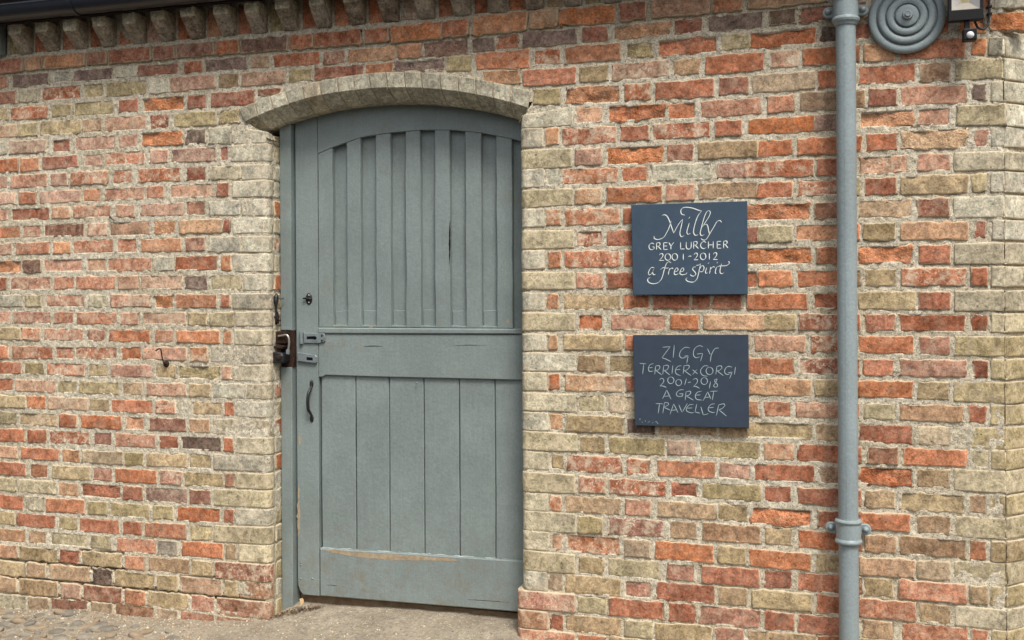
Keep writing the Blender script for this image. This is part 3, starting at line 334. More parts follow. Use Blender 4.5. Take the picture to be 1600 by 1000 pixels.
LIME = lin((196, 184, 158)); 
def brick_mat():
    m = M('weathered brick', 0.92, 0.15)
    tint = m.n('ShaderNodeAttribute', attribute_name='tint')
    wear = m.n('ShaderNodeAttribute', out=1, attribute_name='wear')
    sep = wear.node; sx = m.t.nodes.new('ShaderNodeSeparateXYZ'); m.t.links.new(wear, sx.inputs[0])
    speck, rgh, rnd = sx.outputs
    edge = m.n('ShaderNodeAttribute', out=2, attribute_name='edge')
    p = m.n('ShaderNodeVectorMath', {0: m.pos(), 1: m.n('ShaderNodeCombineXYZ', {0: m.math('MULTIPLY', rnd, 31.0), 1: m.math('MULTIPLY', rnd, 17.0), 2: m.math('MULTIPLY', rnd, 23.0)})}, operation='ADD')
    def sh(v): return m.n('ShaderNodeVectorMath', {0: p, 1: v}, operation='ADD')
    n1 = m.noise(15, 3, 0.6, p); mid = m.noise(52, 4, 0.72, p, 0.3); fine = m.noise(150, 2, 0.6, p)
    dust = m.noise(27, 5, 0.72, sh((3.1, 7.7, 1.3)), 0.3); burnt = m.noise(38, 4, 0.7, sh((9.2, 2.1, 5.4)), 0.6)
    col = m.scale(tint, m.ramp(n1, 0.34, 0.66, 0.80, 1.18))
    col = m.scale(col, m.ramp(mid, 0.36, 0.64, 0.70, 1.26))
    col = m.scale(col, m.ramp(fine, 0.34, 0.66, 0.82, 1.18))
    # burnt darker patches, then pale dusty lime bloom
    col = m.mix(m.ramp(burnt, 0.55, 0.66, 0.0, 0.55), col, m.scale(col, 0.50))
    dk = m.ramp(dust, 0.44, 0.66); da = m.ramp(speck, 0.0, 1.0, 0.15, 0.80)
    col = m.mix(m.math('MULTIPLY', dk, da), col, lin((206, 188, 162)))
    # lime specks
    sp = m.math('MULTIPLY', m.ramp(m.noise(85, 4, 0.75, p, 0.5), 0.54, 0.62), m.ramp(n1, 0.40, 0.58))
    col = m.mix(m.math('MULTIPLY', sp, m.ramp(speck, 0.0, 1.0, 0.12, 0.95)), col, lin((216, 206, 184)))
    # mortar smeared over the arrises
    em = m.math('ADD', m.math('MULTIPLY', edge, 0.50), m.math('MULTIPLY', m.noise(48, 4, 0.75), 0.85))
    col = m.mix(m.ramp(em, 0.70, 0.86, 0.0, 0.75), col, lin((194, 181, 154)))
    pit = m.ramp(m.n('ShaderNodeTexVoronoi', {'Vector': p, 'Scale': 46.0, 'Randomness': 1.0}), 0.10, 0.20, 1.0, 0.0)
    pit = m.math('MULTIPLY', pit, m.ramp(burnt, 0.46, 0.56))
    col = m.mix(m.math('MULTIPLY', pit, 0.7), col, m.scale(col, 0.30))
    h = m.math('ADD', m.math('MULTIPLY', mid, 1.3), m.math('ADD', m.math('MULTIPLY', burnt, -0.8), m.math('MULTIPLY', fine, 0.35)))
    h = m.math('SUBTRACT', h, m.math('MULTIPLY', pit, 0.5))
    nb = m.bump(h, m.ramp(rgh, 0.0, 1.0, 0.38, 0.95), 0.006)
    return m.done(col, nb)
def mortar_mat():
    m = M('lime mortar', 0.95, 0.1)
    a = m.noise(2.2, 4, 0.6); b = m.noise(60, 5, 0.7); c = m.noise(420, 3, 0.7)
    col = m.mix(m.ramp(a, 0.35, 0.7), lin((206, 197, 176)), lin((188, 177, 153)))
    col = m.scale(col, m.ramp(b, 0.33, 0.67, 0.68, 1.2)); col = m.scale(col, m.ramp(c, 0.3, 0.7, 0.74, 1.26))
    g = m.n('ShaderNodeTexVoronoi', {'Vector': m.pos(), 'Scale': 260.0}, out=1)
    gv = m.n('ShaderNodeSeparateColor', {0: g})
    col = m.mix(m.ramp(gv, 0.86, 0.9, 0, 0.55), col, lin((92, 80, 66)))
    gw = m.n('ShaderNodeSeparateColor', {0: g}, out=1)
    col = m.mix(m.ramp(gw, 0.85, 0.9, 0, 0.5), col, lin((228, 220, 200)))
    pit = m.ramp(m.noise(85, 5, 0.75), 0.60, 0.68)
    col = m.mix(m.math('MULTIPLY', pit, 0.55), col, lin((96, 84, 66)))
    h = m.math('ADD', m.math('MULTIPLY', b, 1.0), m.math('MULTIPLY', c, 0.35))
    return m.done(col, m.bump(h, 0.9, 0.006))
def paint_mat(name, c, var=0.10, gloss=0.5, dirt=(118, 106, 84), fine=1.0, stretch=(1, 1, 0.06), dirtamt=0.5):
    m = M(name, gloss, 0.35)
    sv = m.n('ShaderNodeVectorMath', {0: m.pos(), 1: stretch}, operation='MULTIPLY')
    g = m.noise(110, 4, 0.65, sv); a = m.noise(4, 4, 0.65); f = m.noise(120, 3, 0.65); w = m.noise(30, 5, 0.7)
    col = m.scale(m.mix(0, lin(c), lin(c)), m.ramp(a, 0.34, 0.66, 1-var, 1+var))
    col = m.scale(col, m.ramp(g, 0.34, 0.66, 0.97, 1.03))
    col = m.scale(col, m.ramp(f, 0.34, 0.66, 0.93, 1.07))
    z = m.n('ShaderNodeSeparateXYZ', {0: m.pos()}, out=2)
    low = m.ramp(z, 0.02, 0.55, 0.85, 0.0)                                   # splashed-up dirt near the ground
    d = m.math('MULTIPLY', m.math('ADD', m.ramp(m.noise(3.3, 5, 0.7), 0.5, 0.75), low), m.ramp(m.noise(21, 5, 0.75), 0.42, 0.68))
    col = m.mix(m.math('MULTIPLY', d, dirtamt), col, lin(dirt))
    col = m.mix(m.ramp(m.noise(62, 5, 0.8), 0.66, 0.72, 0, 0.6), col, m.scale(col, 0.55))
    col = m.mix(m.ramp(m.noise(44, 5, 0.8, m.n('ShaderNodeVectorMath', {0: m.pos(), 1: (4.0, 9.0, 2.0)}, operation='ADD')), 0.68, 0.73, 0, 0.55), col, lin((196, 200, 192)))
    h = m.math('ADD', m.math('MULTIPLY', g, 0.15*fine), m.math('ADD', m.math('MULTIPLY', m.noise(75, 2, 0.5), 0.5*fine), m.math('MULTIPLY', w, 0.8)))
    return m.done(col, m.bump(h, 0.35, 0.004), m.ramp(w, 0.3, 0.7, gloss-0.1, gloss+0.15))
def plain(name, c, rough=0.6, spec=0.4, metal=0.0, var=0.15, sc=60, bump=0.3, c2=None, thr=(0.5, 0.65)):
    m = M(name, rough, spec, metal)
    a = m.noise(sc, 5, 0.65); col = m.scale(m.mix(0, lin(c), lin(c)), m.ramp(a, 0.25, 0.75, 1-var, 1+var))
    if c2: col = m.mix(m.ramp(m.noise(sc*0.6, 6, 0.75), *thr), col, lin(c2))
    return m.done(col, m.bump(a, bump, 0.002))
BRICK = brick_mat(); MORTAR = mortar_mat()
DOORP = paint_mat('grey green door paint', (124, 135, 133), fine=1.3, var=0.07)
POSTP = paint_mat('grey frame paint', (122, 133, 131))
PIPEP = paint_mat('blue grey iron paint', (138, 150, 152), var=0.07, gloss=0.38, stretch=(1, 1, 1), dirtamt=0.2)
SLATE = plain('dark blue slate', (58, 75, 92), 0.6, 0.35, var=0.10, sc=25, bump=0.15)
SLATE2 = plain('dark grey slate', (50, 62, 76), 0.6, 0.35, var=0.10, sc=25, bump=0.15)
LETTER = plain('white letter paint', (226, 232, 226), 0.7, 0.2, var=0.05, bump=0.1)
LETTER2 = plain('pale grey letter cut', (160, 180, 184), 0.7, 0.2, var=0.08, bump=0.1)
IRON = plain('black iron', (26, 28, 31), 0.45, 0.5, var=0.3, bump=0.3)
RUST = plain('rusty iron', (54, 38, 29), 0.85, 0.2, var=0.4, sc=90, bump=0.6, c2=(30, 23, 20))
GALV = plain('dull painted steel', (128, 138, 140), 0.45, 0.5, 0.3, var=0.12, sc=80, bump=0.3, c2=(84, 92, 98), thr=(0.55, 0.7))
STEEL = plain('bright steel', (190, 188, 180), 0.3, 0.5, 0.8, var=0.1)
WOOD = plain('bare wood', (160, 144, 120), 0.85, 0.2, var=0.2, sc=60, bump=0.5, c2=(140, 124, 102))
OAK = plain('dirty threshold and gap shade timber', (112, 94, 74), 0.9, 0.15, var=0.3, sc=30, bump=0.6)
GUTTER = plain('black gutter plastic', (36, 40, 48), 0.32, 0.5, var=0.12, sc=14, bump=0.1)
DARKWOOD = plain('dark brown eaves timber', (40, 32, 28), 0.8, 0.2, var=0.3, sc=20, bump=0.4)
TILE = plain('dark roof tile', (70, 52, 44), 0.9, 0.2, var=0.3, sc=20, bump=0.4)
PLASTIC = plain('black lamp housing', (11, 11, 12), 0.5, 0.3, var=0.15, bump=0.1)
WHITEP = plain('white sensor lens', (214, 214, 218), 0.35, 0.4, var=0.03, bump=0.0)
REFL = plain('pale reflector', (206, 200, 190), 0.22, 0.5, 0.6, var=0.06, sc=20, bump=0.05)
CABLE = plain('grey black cable', (46, 46, 48), 0.5, 0.4, var=0.1, bump=0.1)
COBBLE = plain('grey cobble', (136, 129, 115), 0.9, 0.08, var=0.2, sc=30, bump=0.5)
COBBLE2 = plain('brown cobble', (138, 124, 104), 0.9, 0.08, var=0.2, sc=30, bump=0.5)
COBBLE3 = plain('blue grey cobble', (116, 111, 101), 0.9, 0.08, var=0.2, sc=30, bump=0.4)
PEBBLE = [plain('gravel '+n, c, 0.85, 0.2, var=0.2) for n, c in (('tan', (166, 150, 122)), ('grey', (138, 132, 122)), ('rust', (150, 126, 98)), ('pale', (196, 188, 168)))]
LEAF = plain('dry leaf', (168, 142, 104), 0.8, 0.2, var=0.3)
TWIG = plain('dark leaf litter', (84, 62, 48), 0.9, 0.1, var=0.4, sc=200)
def ground_mat():
    m = M('trodden sandy ground', 0.95, 0.12)
    a = m.noise(4, 5, 0.65); b = m.noise(48, 6, 0.75); c = m.noise(300, 4, 0.7)
    col = m.mix(m.ramp(a, 0.35, 0.65), lin((160, 150, 132)), lin((138, 128, 112)))
    col = m.scale(col, m.ramp(b, 0.25, 0.75, 0.74, 1.2)); col = m.scale(col, m.ramp(c, 0.3, 0.7, 0.78, 1.22))
    g = m.n('ShaderNodeTexVoronoi', {'Vector': m.pos(), 'Scale': 150.0}, out=1); gv = m.n('ShaderNodeSeparateColor', {0: g})
    col = m.mix(m.ramp(gv, 0.92, 0.95, 0, 0.35), col, lin((206, 194, 168))); gw = m.n('ShaderNodeSeparateColor', {0: g}, out=1)
    col = m.mix(m.ramp(gw, 0.92, 0.95, 0, 0.4), col, lin((98, 88, 74)))
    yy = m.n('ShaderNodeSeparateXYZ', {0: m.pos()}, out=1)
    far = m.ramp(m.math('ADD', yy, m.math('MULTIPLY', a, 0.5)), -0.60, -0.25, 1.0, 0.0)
    col = m.mix(far, col, lin((62, 60, 57)))  # unseen yard made dark to cut bounce light under arch and eaves
    return m.done(col, m.bump(m.math('ADD', b, m.math('MULTIPLY', c, 0.4)), 0.9, 0.008))
GROUND = ground_mat()

# ------------------------------------------------------------------ the brick building
XL, RL = -1.100, 0.025        # left jamb: end of the flat face, radius of the rounded arris
XR, RR = 0.033, 0.030         # right jamb: reveal plane, radius
XC, CC = 1.759, 0.085         # right-hand corner: end of the flat face, splay
PAL = dict(o=(206, 133, 88), r=(190, 121, 88), d=(158, 103, 82), p=(200, 158, 135), m=(142, 118, 107), y=(182, 165, 124), b=(170, 139, 109),
           w=(212, 206, 182), g=(184, 178, 159), k=(112, 93, 82), s=(208, 159, 121), t=(198, 170, 135))
bld = empty('brick_building', (-0.5, 0.0, 0.0), 'long weathered red and buff brick building wall with dentil cornice around the arched doorway', 'building')
def tint(code, rng):
    c = [ch for ch in code if ch in PAL]
    a = np.array(PAL[c[0]], float)
    if len(c) > 1: a = a*0.66+np.array(PAL[c[1]], float)*0.34
    a = a+rng.normal(0, 7)
    return np.array(lin(np.clip(a, 20, 240)))*BRICK_ALBEDO
BRICK_ALBEDO = 0.80
def brick_geo(prof, zt, zb, code, rng, back=0.03, y0=None, edge_d=0.0024, jit=0.0030, spk=0.0):
    """prof: list of (x, y, nx, ny) along the brick; zt/zb: heights at both ends"""
    n = len(prof); rough = 1.0 if '!' in code else 0.0
    P = np.array(prof); L = np.concatenate([[0], np.cumsum(np.hypot(np.diff(P[:, 0]), np.diff(P[:, 1])))]); u = L/L[-1]
    H = (zt[0]+zt[1]-zb[0]-zb[1])/2; e = min(0.0028, H*0.12)/H
    vv = np.array([0, e, 2.8*e, 0.32, 0.5, 0.68, 1-2.8*e, 1-e, 1]) if rough else np.array([0, e, 2.8*e, 1-2.8*e, 1-e, 1]); nz = len(vv)
    if y0 is None: y0 = rng.uniform(-0.0028, 0.003)
    jit = jit*(1.6 if rough else 1.0)
    off = np.zeros((n, nz)); U = np.tile(u[:, None], (1, nz)); Vv = np.tile(vv[None, :], (n, 1)); ed = np.zeros((n, nz))
    off += rng.normal(0, 0.0006, (n, nz))
    if rough or rng.rand() < 0.16:
        sx_, sz_, sd = rng.rand()*90, rng.rand()*90, (0.013 if rough else 0.006)
        q = 0.65*vnoise(U*L[-1]+sx_, Vv*H+sz_, 0.045, 61)+0.35*vnoise(U*L[-1]+sx_, Vv*H*1.5+sz_, 0.018, 62)
        off += sd*np.clip((q-0.40)/0.35, 0, 1)
    du = np.zeros((n, nz)); dv = np.zeros((n, nz))
    bnd = np.zeros((n, nz), bool); bnd[0] = bnd[-1] = True; bnd[:, 0] = bnd[:, -1] = True
    off[bnd] += edge_d+rng.uniform(-0.001, 0.0025, bnd.sum())
    du[0] += rng.normal(0, jit, nz); du[-1] += rng.normal(0, jit, nz)
    dv[:, 0] += rng.normal(0, jit*0.8, n); dv[:, -1] += rng.normal(0, jit*0.8, n)
    du[1] += du[0]*0.8; du[-2] += du[-1]*0.8; dv[:, 1] += dv[:, 0]*0.8; dv[:, -2] += dv[:, -1]*0.8
    k = 0.0062*(1+rough*0.5)
    for i, j, a, b in ((0, 0, 1, 1), (0, nz-1, 1, -1), (n-1, 0, -1, 1), (n-1, nz-1, -1, -1)):
        q = k*rng.uniform(0.4, 1.9); du[i, j] += a*q; dv[i, j] += b*q
    ed[bnd] = 1.0; ring = np.zeros((n, nz), bool); ring[1, 1:-1] = ring[-2, 1:-1] = True; ring[1:-1, 1] = ring[1:-1, -2] = True; ed[ring] = 0.72; r2 = np.zeros((n, nz), bool); r2[2, 2:-2] = r2[-3, 2:-2] = True; r2[2:-2, 2] = r2[2:-2, -3] = True; ed[r2] = 0.30
    Z = (zb[0]+(zb[1]-zb[0])*U)*(1-Vv)+(zt[0]+(zt[1]-zt[0])*U)*Vv+dv
    tx = np.gradient(P[:, 0], L); ty = np.gradient(P[:, 1], L)
    X = P[:, 0][:, None]+tx[:, None]*du-P[:, 2][:, None]*(off+y0); Y = P[:, 1][:, None]+ty[:, None]*du-P[:, 3][:, None]*(off+y0)
    V = np.stack([X, Y, Z], -1).reshape(-1, 3)
    F = [[i*nz+j, (i+1)*nz+j, (i+1)*nz+j+1, i*nz+j+1] for i in range(n-1) for j in range(nz-1)]
    loop = [i*nz for i in range(n)]+[(n-1)*nz+j for j in range(1, nz)]+[i*nz+nz-1 for i in range(n-2, -1, -1)]+[j for j in range(nz-2, 0, -1)]
    nb = len(V); nrm = np.array([[P[i//nz, 2], P[i//nz, 3], 0] for i in loop])
    V = np.vstack([V, V[loop]-nrm*back]); m = len(loop)
    F += [[loop[q], nb+q, nb+(q+1) % m, loop[(q+1) % m]] for q in range(m)]
    ev = np.concatenate([ed.ravel(), np.ones(m)])
    N = len(V); t = tint(code, rng); sp = min(1.0, spk+(1.0 if '*' in code else 0.0)+(0.25 if 'p' in code else 0.0))
    att = dict(tint=('FLOAT_COLOR', np.tile(np.append(t, 1.0), (N, 1))), wear=('FLOAT_VECTOR', np.tile([sp, rough, rng.rand()], (N, 1))), edge=('FLOAT', ev))
    return V, F, att
def straight(x0, x1, y=0.0, n=None):
    L = x1-x0; e = min(0.0028, L*0.1); k = n or max(2, int(round(L/0.022)))
    xs = [x0, x0+e]+list(np.linspace(x0+2.8*e, x1-2.8*e, k+1))+[x1-e, x1]
    return [(x, y, 0, -1) for x in xs]
def arc(cx, cy, r, a0, a1, n=5):
    return [(cx+r*math.cos(a), cy+r*math.sin(a), math.cos(a), math.sin(a)) for a in np.linspace(a0, a1, n)]
JOIN = {}
def put(name, geo, parent, join=None, mat=None):
    V, F, att = geo
    if join is None: return mk(name, V, F, mat or BRICK, parent, True, att)
    J = JOIN.setdefault(join, [[], [], {}]); b = sum(len(v) for v in J[0]); J[0].append(V); J[1] += [[i+b for i in f] for f in F]
    for k, (ty, d) in att.items(): J[2].setdefault(k, [ty, []])[1].append(d)
rng = np.random.RandomState(7)
first_x = {}
for (cs, side, x0, x1, zt0, zb0, zt1, zb1, code) in BRICKS:
    x0, x1, zt0, zb0, zt1, zb1 = [v/1000 for v in (x0, x1, zt0, zb0, zt1, zb1)]
    if side == 0 and (cs not in first_x or x0 < first_x[cs][0]): first_x[cs] = (x0, zt0, zb0, x1-x0)
    spk = 0.28 if side == 0 and cs < 22 else 0.10
    yo = -0.012+rng.uniform(-0.002, 0.002) if cs == 0 else None
    if 'L' in code:
        if cs == 5: zt1 = 2.034
        yo = rng.uniform(-0.002, 0.001)
        pr = straight(x0, XL, n=3)[:-1]+arc(XL, RL, RL, -math.pi/2, 0)[0:]+[(XL+RL, 0.038, 1, 0), (XL+RL, 0.048, 1, 0)]
        put('quoin_brick', brick_geo(pr, (zt0, zt1), (zb0, zb1), code, rng, y0=yo, edge_d=0.0016, jit=0.0010, spk=0.6), bld)
        cc = {9: 'o', 11: 'rw', 13: 'or', 19: 'rk', 21: 'rd', 23: 'or', 15: 'gk', 17: 'gk'}.get(cs, rng.choice(['gy', 'g', 'y', 'yg']))
        pr = [(XL+RL, yy, 1, 0) for yy in (0.056, 0.061, 0.08, 0.1, 0.108, 0.114)]
        put('closer_brick', brick_geo(pr, (zt1-0.004, zt1-0.004), (zb1+0.002, zb1+0.002), cc, rng, back=0.02), bld)
    elif 'R' in code:
        if cs == 5: zt0 = 2.040
        xr = XR-(0.012 if cs >= 29 else 0.0); rr = 0.014 if cs >= 29 else RR
        pr = [(xr, 0.114, -1, 0), (xr, 0.106, -1, 0), (xr, 0.07, -1, 0)]+arc(xr+rr, rr, rr, math.pi, 1.5*math.pi)+straight(xr+rr, x1, n=3)[1:]
        put('quoin_brick', brick_geo(pr, (zt0, zt1), (zb0, zb1), code, rng, y0=rng.uniform(-0.002, 0.001)-(0.006 if cs >= 29 else 0), edge_d=0.0016, jit=0.0010, spk=0.55), bld)
    elif 'C' in code:
        s = math.sqrt(0.5)
        pr = straight(x0, XC, n=3)[:-1]+[(XC-0.006, 0, 0.0, -1), (XC+0.006, 0.006, s, -s), (XC+CC*0.5, CC*0.5, s, -s), (XC+CC-0.006, CC-0.006, s, -s), (XC+CC, CC+0.006, 1, 0), (XC+CC, CC+0.03, 1, 0), (XC+CC, CC+0.036, 1, 0)]
        put('quoin_brick', brick_geo(pr, (zt0, zt1), (zb0, zb1), code, rng, y0=rng.uniform(-0.002, 0.001), edge_d=0.0016, jit=0.0010, spk=0.45), bld)
    else:
        pale = code[0] in 'gw' and not cs == 1
        g = brick_geo(straight(x0+0.0016, x1-0.0016), (zt0-0.0014, zt1-0.0014), (zb0+0.0014, zb1+0.0014), code, rng, y0=yo, edge_d=0.0014 if pale else 0.0026, spk=spk)
        nm = 'string_course_brick' if cs == 0 else 'stretcher_brick' if x1-x0 > 0.16 else 'header_brick'
        put(nm, g, bld)
# brickwork that runs on to the left, outside the photograph
for cs, (x, zt, zb, w) in first_x.items():
    long = w < 0.16
    x -= 0.012
    while x > -3.25:
        L = 0.215 if long else 0.105
        code = rng.choice(['r', 'rp', 'p', 'y', 'd', 's', 'yt', 'rd', 'b', 'rs'])
        put(None, brick_geo(straight(x-L, x), (zt, zt), (zb, zb), code, rng, spk=0.25, y0=-0.012 if cs == 0 else None), bld, join='brickwork')
        x -= L+0.011; long = not long
for nm, (V, F, A) in JOIN.items():
    mk(nm, np.vstack(V), F, BRICK, bld, True, {k: (ty, np.vstack(d) if d[0].ndim > 1 else np.concatenate(d)) for k, (ty, d) in A.items()}, kind='stuff')

# mortar: one rough sheet per stretch of wall, sunk behind the brick faces, smeared over them here and there
def diagL(x): return 2.0848+(x+1.1752)*(2.031-2.0848)/(-1.098+1.1752)
def diagR(x): return 2.0755+(x-0.0694)*(2.034-2.0755)/(0.036-0.0694)
AX_I = np.array(ARCH_I); AX_E = np.array(ARCH_E)
def zI(x): return np.interp(x, AX_I[:, 0], AX_I[:, 1])
def sheet(prof, z0, z1, keep, base, seed, dz=0.005):
    P = np.array(prof); zs = np.arange(z0, z1+1e-6, dz); L = np.concatenate([[0], np.cumsum(np.hypot(np.diff(P[:, 0]), np.diff(P[:, 1])))])
    n, k = len(P), len(zs); S = np.tile(L[:, None], (1, k))+seed; Z = np.tile(zs[None, :], (n, 1)); X = np.tile(P[:, 0][:, None], (1, k))
    d = base+0.0016*(vnoise(S, Z, 0.055, seed)-0.5)*2+0.0018*(vnoise(S, Z, 0.020, seed+1)-0.5)*2+0.0012*(vnoise(S, Z, 0.010, seed+2)-0.5)*2
    d += 0.002*(vnoise(S, Z, 0.35, seed+3)-0.5)
    for (pts, dep, hw) in GROOVES:
        gx = np.array([p[0] for p in pts])/1000; gz = np.array([p[1] for p in pts])/1000
        c = np.interp(X, gx, gz)+0.006*(vnoise(S, Z*0, 0.05, 77)-0.5)
        w = np.clip(1-np.abs(Z-c)/hw, 0, 1)*((X >= gx[0]) & (X <= gx[-1])); d += dep*np.minimum(1, w*2)*(0.35+0.65*vnoise(S, Z*0, 0.06, 78))
    if z1-z0 > 0.1:
        face = np.abs(P[:, 1]) < 1e-6; px = P[:, 0]
        for (cs, side, x0, x1, zt0, zb0, zt1, zb1, code) in BRICKS:
            if code[-1] in 'LRC': continue
            i0, i1 = np.searchsorted(px if px[0] < px[-1] else -px, [x0/1000+0.009, x1/1000-0.009])
            if i1 <= i0 or not face[i0]: continue
            sl = slice(i0, i1); t = ((px[sl]-x0/1000)/((x1-x0)/1000))[:, None]
            zt = zt0/1000*(1-t)+zt1/1000*t; zb = zb0/1000*(1-t)+zb1/1000*t
            d[sl] += 0.014*((zs[None, :] < zt-0.009) & (zs[None, :] > zb+0.009))
    Xw = P[:, 0][:, None]-P[:, 2][:, None]*d; Yw = P[:, 1][:, None]-P[:, 3][:, None]*d
    V = np.stack([Xw, Yw, Z], -1).reshape(-1, 3)
    i, j = np.meshgrid(np.arange(n-1), np.arange(k-1), indexing='ij'); ok = keep(X[:-1, :-1], Z[:-1, :-1]); i = i[ok]; j = j[ok]
    F = np.stack([i*k+j, (i+1)*k+j, (i+1)*k+j+1, i*k+j+1], -1)
    return V, F.tolist()
def resample(pr, step=0.005):
    P = np.array(pr); L = np.concatenate([[0], np.cumsum(np.hypot(np.diff(P[:, 0]), np.diff(P[:, 1])))]); s = np.linspace(0, L[-1], int(L[-1]/step)+1)
    return np.stack([np.interp(s, L, P[:, q]) for q in range(4)], -1)
prL = resample([(-3.3, 0, 0, -1), (XL, 0, 0, -1)]+arc(XL, RL, RL, -math.pi/2, 0)+[(XL+RL, 0.21, 1, 0)])
VL, FL = sheet(prL, -0.35, 2.46, lambda X, Z: ~((X > -1.19) & (Z > diagL(X))), 0.0022, 11)
mk('mortar', VL, FL, MORTAR, bld, True)
prR = resample([(XR, 0.21, -1, 0)]+arc(XR+RR, RR, RR, math.pi, 1.5*math.pi)+[(XC-0.012, 0, 0, -1), (XC-0.004, 0.004, 0.7, -0.7), (XC+CC-0.004, CC+0.006, 0.7, -0.7), (XC+CC, CC+0.016, 1, 0), (XC+CC, 0.8, 1, 0)])
VR, FR = sheet(prR, -0.35, 2.46, lambda X, Z: ~((X < 0.085) & (Z > diagR(X))), 0.0030, 23)
mk('mortar', VR, FR, MORTAR, bld, True)
prM = resample([(-1.192, 0, 0, -1), (0.09, 0, 0, -1)])
VM, FM = sheet(prM, 2.02, 2.46, lambda X, Z: Z > zI(X)+0.02, 0.0030, 37)
mk('mortar', VM, FM, MORTAR, bld, True)
# bed of the arch on both jambs
for (pa, pb) in (((-1.19, 2.095), (-1.07, 2.012)), ((0.028, 2.024), (0.085, 2.095))):
    xs = np.linspace(pa[0], pb[0], 14); zs = np.linspace(pa[1], pb[1], 14); ys = np.linspace(0.002, 0.21, 22)
    V = [(x, y+0.002*rng.rand(), z+0.002*rng.normal()) for x, z in zip(xs, zs) for y in ys]
    F = [[a*22+b, a*22+b+1, (a+1)*22+b+1, (a+1)*22+b] for a in range(13) for b in range(21)]
    mk('springing_bed', V, F, MORTAR, bld, True)
MB().box((-3.3, 0.215, -0.35), (XC+CC-0.02, 0.6, 2.62)).out('light_seal_box', MORTAR, bld)  # added box, also across the doorway, stops light leaking in from behind

# segmental arch: a mortar ring with splayed voussoirs as its pieces
def sec(i, f):
    """arch section at joint index i + fraction f: E, I, K (x,z)"""
    i2 = min(i+1, len(ARCH_E)-1)
    E = AX_E[i]*(1-f)+AX_E[i2]*f; I = AX_I[i]*(1-f)+AX_I[i2]*f
    d = (I-E)/np.linalg.norm(I-E)
    return E, I, I+d*0.05, d
def section_pts(E, I, K, d, yf):
    nf = np.array([0, -1.0, 0]); nc = np.array([d[0]*0.79, -0.61, d[1]*0.79]); ns = np.array([d[0], 0, d[1]])
    def p(q, y): return np.array([q[0], y, q[1]])
    pts = [(p(E, yf), nf), (p(E*0.95+I*0.05, yf), nf), (p(E*0.5+I*0.5, yf), nf), (p(E*0.04+I*0.96, yf), nf), (p(I, yf+0.002), (nf+nc)/1.9),
           (p(I*0.95+K*0.05, yf+0.0055), nc), (p((I+K)/2, (yf+0.066)/2), nc), (p(I*0.05+K*0.95, 0.062), nc), (p(K, 0.066), (nc+ns)/1.9), (p(K, 0.074), ns), (p(K, 0.115), ns)]
    return pts
V = []; F = []; ring = []
for i in range(len(ARCH_E)-1):
    for f in (0, 0.25, 0.5, 0.75): ring.append(sec(i, f))
ring.append(sec(len(ARCH_E)-2, 1.0))
for (E, I, K, d) in ring:
    pts = section_pts(E, I, K, d, -0.004); pts.append((np.array([K[0], 0.212, K[1]]), pts[-1][1]))
    V += [q-n*0.0030+rng.normal(0, 0.0006, 3) for q, n in pts]
m = 12
F = [[a*m+b, a*m+b+1, (a+1)*m+b+1, (a+1)*m+b] for a in range(len(ring)-1) for b in range(m-1)]
arch = mk('arch', V, F, MORTAR, bld, True, label='shallow segmental arch of pale splayed bricks over the door')
for i in range(len(ARCH_E)-1):
    V = []; ev = []
    fs = [0.032, 0.055, 0.5, 0.945, 0.968]; y0 = rng.uniform(-0.002, 0.002)
    if i == 15: fs = [0.025, 0.06, 0.5, 0.84, 0.88]
    for a, f in enumerate(fs):
        pts = section_pts(*sec(i, f), -0.008+y0)
        for b, (q, n) in enumerate(pts):
            e = a in (0, 4) or b in (0, len(pts)-1)
            V.append(q-n*(0.0012 if e else 0)+rng.normal(0, 0.00025, 3)); ev.append(0.85 if e else 0.35 if a in (1, 3) or b in (1, 9) else 0.0)
    m = 11; F = [[a*m+b, a*m+b+1, (a+1)*m+b+1, (a+1)*m+b] for a in range(4) for b in range(m-1)]
    loop = [b for b in range(m)]+[a*m+m-1 for a in range(1, 5)]+[4*m+b for b in range(m-2, -1, -1)]+[a*m for a in range(3, 0, -1)]
    nb = len(V); pn = section_pts(*sec(i, 0.5), 0)
    V += [V[q]-pn[q % m][1]*0.02 for q in loop]; ml = len(loop)
    F += [[loop[q], nb+q, nb+(q+1) % ml, loop[(q+1) % ml]] for q in range(ml)]; ev += [1.0]*ml
    N = len(V); code = rng.choice(['w', 'wg', 'wg', 'gw', 'wt']); t = tint(code, rng)*rng.uniform(0.78, 1.08)
    mk('arch_brick', V, F, BRICK, arch, False, dict(tint=('FLOAT_COLOR', np.tile(np.append(t, 1), (N, 1))), wear=('FLOAT_VECTOR', np.tile([0.1, 0.1, rng.rand()], (N, 1))), edge=('FLOAT', ev)))

